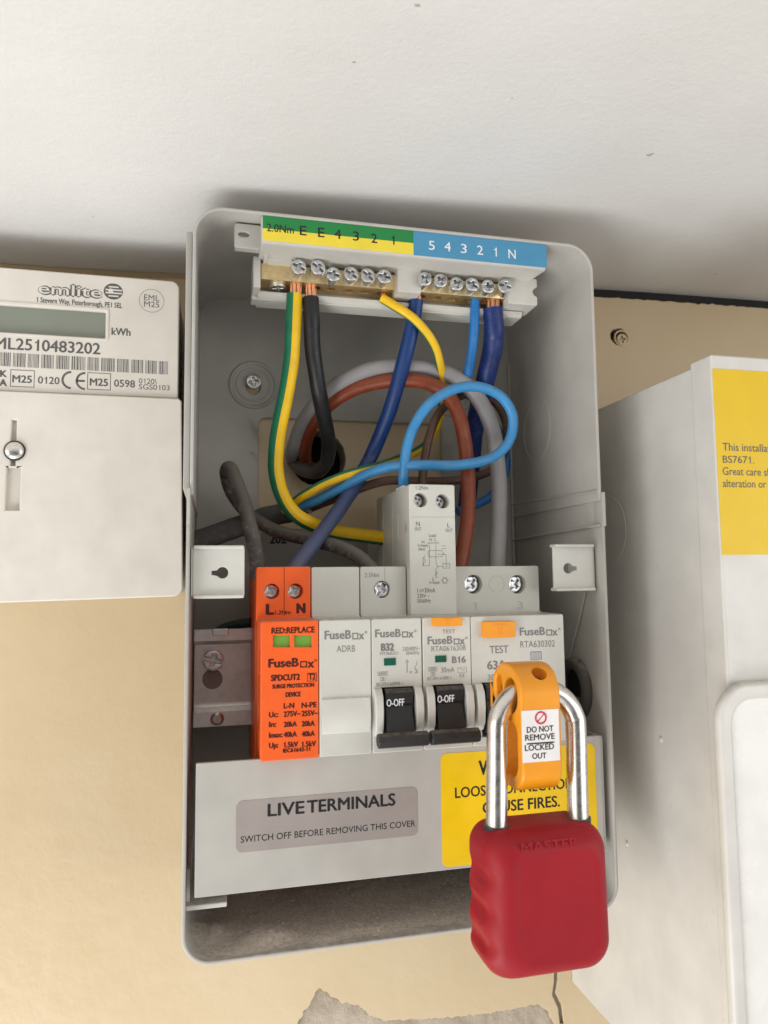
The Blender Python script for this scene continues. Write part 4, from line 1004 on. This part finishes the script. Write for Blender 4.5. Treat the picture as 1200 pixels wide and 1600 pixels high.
# door: raised frame with rounded corner, flat panel standing inside it
DX0 = at(1136, 1400, FY-4).x+.4
o_ = rr(DX0, 329, -158, dt, (9, 9, 12, 12), 10); i_ = rr(DX0+5.2, 324, -153, dt-5.6, (6, 6, 8, 8), 10)
mb = MB(); mb.plate(o_, [i_], FY-4.2, FY-.2, 1.6, 4); door = mb.build('door_frame', 'cabinet', cab)
mb = MB(); mb.plate(rr(DX0+4.6, 324.6, -153.6, dt-5.0, (6, 6, 8, 8), 10), (), FY-2.6, FY-.3, .5, 2); mb.build('door_panel', plastic('door_enamel', hexc(232, 230, 226), .25, 0, .1, .2), cab)
A = at(1117.5, 576, FY); B = at(1123, 867, FY)
mb = MB(); mb.box((A.x+B.x)/2, 240, FY-.12, FY-.02, B.z, A.z); no = mb.build('yellow_notice', 'notice', cab)
mb = MB()
for s_, pl_, pb_, pt_, wd in (('This installation', 1129, 704, 692, None), ('BS7671.', 1129, 723, 712, 1178), ('Great care should', 1129, 742, 730, None), ('alteration or', 1129, 761, 749, 1197)):
    a = at(pl_, pb_, FY); t_ = at(pl_, pt_, FY)
    if wd: x1_ = at(wd, pb_, FY).x
    else: x1_ = a.x+(at(1197, pb_, FY).x-a.x)*(1.36 if s_.startswith('This') else 1.47)
    put_text(mb, s_, a.x, x1_, a.z, t_.z, FY-.12, .004, .04)
mb.build('lettering', 'ink_mid', no)

# ================================================================== WALL SCREW
ws = at(971, 531, 84.6)
s0 = thing('wall_screw', ws, 'painted over screw head sunk in the wall above the white cabinet', 'screw')
mb = screw_bm(3.0, 1.0, 6, 'pozi', .2); mb.v = [v+ws for v in mb.v]; mb.build('screw_head', 'wall', s0)
mb = MB(); mb.torus((ws.x-.3, 84.0, ws.z+.6), (0, 1, 0), 4.0, .5, 32, 8); mb.build('paint_rim', 'wall', s0)

# ================================================================== DUST
mb = MB(); nx_, ny_ = 120, 64; vs = []
def fl(x, y):
    h = .45+.9*max(0, noise.noise((x*.045, y*.06, 2)))+.3*noise.noise((x*.25, y*.25, 7))+.16*noise.noise((x*.9, y*.9, 3))
    for cx_, cy_, rr_, hh in ((2, 12, 13, 2.2), (-17, 18, 10, 2.0), (40, 45, 25, 1.2)):
        d = math.hypot(x-cx_, y-cy_)/rr_
        if d < 1: h += hh*(1-d*d)**2*(1+.3*noise.noise((x*.5, y*.5, 1)))
    e = min(1, max(0, (y-1.0)/(5+4*noise.noise((x*.07, 0, 0))+max(0, x)*.045)))
    cr = 0.
    for xe, s_ in ((-25.2, 1), (127.0, -1)):
        d = (x-xe)*s_
        if d < 9: cr = max(cr, 9-math.sqrt(max(0, 81-(9-d)**2)))
    return -91.9+cr+h*e-.12
for j in range(ny_+1):
    for i in range(nx_+1):
        x = -23.4+149*i/nx_; y = 1.0+81*j/ny_; vs.append(Vector((x, y, fl(x, y))))
mb.add(vs, [(j*(nx_+1)+i, j*(nx_+1)+i+1, (j+1)*(nx_+1)+i+1, (j+1)*(nx_+1)+i) for j in range(ny_) for i in range(nx_)])
for k in range(700):
    x = random.uniform(-20, 122); y = random.uniform(5, 78); r = random.choice((.12, .15, .2, .25, .32))*(1.7 if k % 60 == 0 else 1)
    mb.ball((x, y, fl(x, y)+r*.4), r, (1, random.uniform(.7, 1.2), random.uniform(.6, 1)), 1)
for (pts) in ([(391, 663, 80), (398, 672, 80), (404, 668, 80.5), (402, 680, 80), (396, 676, 80)], [(389, 706, 80), (399, 708, 80), (404, 716, 80.5), (400, 722, 80)], [(392, 655, 80.5), (397, 664, 80), (404, 681, 80), (400, 688, 80)]):
    mb.tube([at(*p) for p in pts], .16, 5)
o = mb.build('dust', 'dust', sharp=80); tag(o, 'grey brick dust and crumbs lying on the floor of the open case', 'dust', kind='stuff')
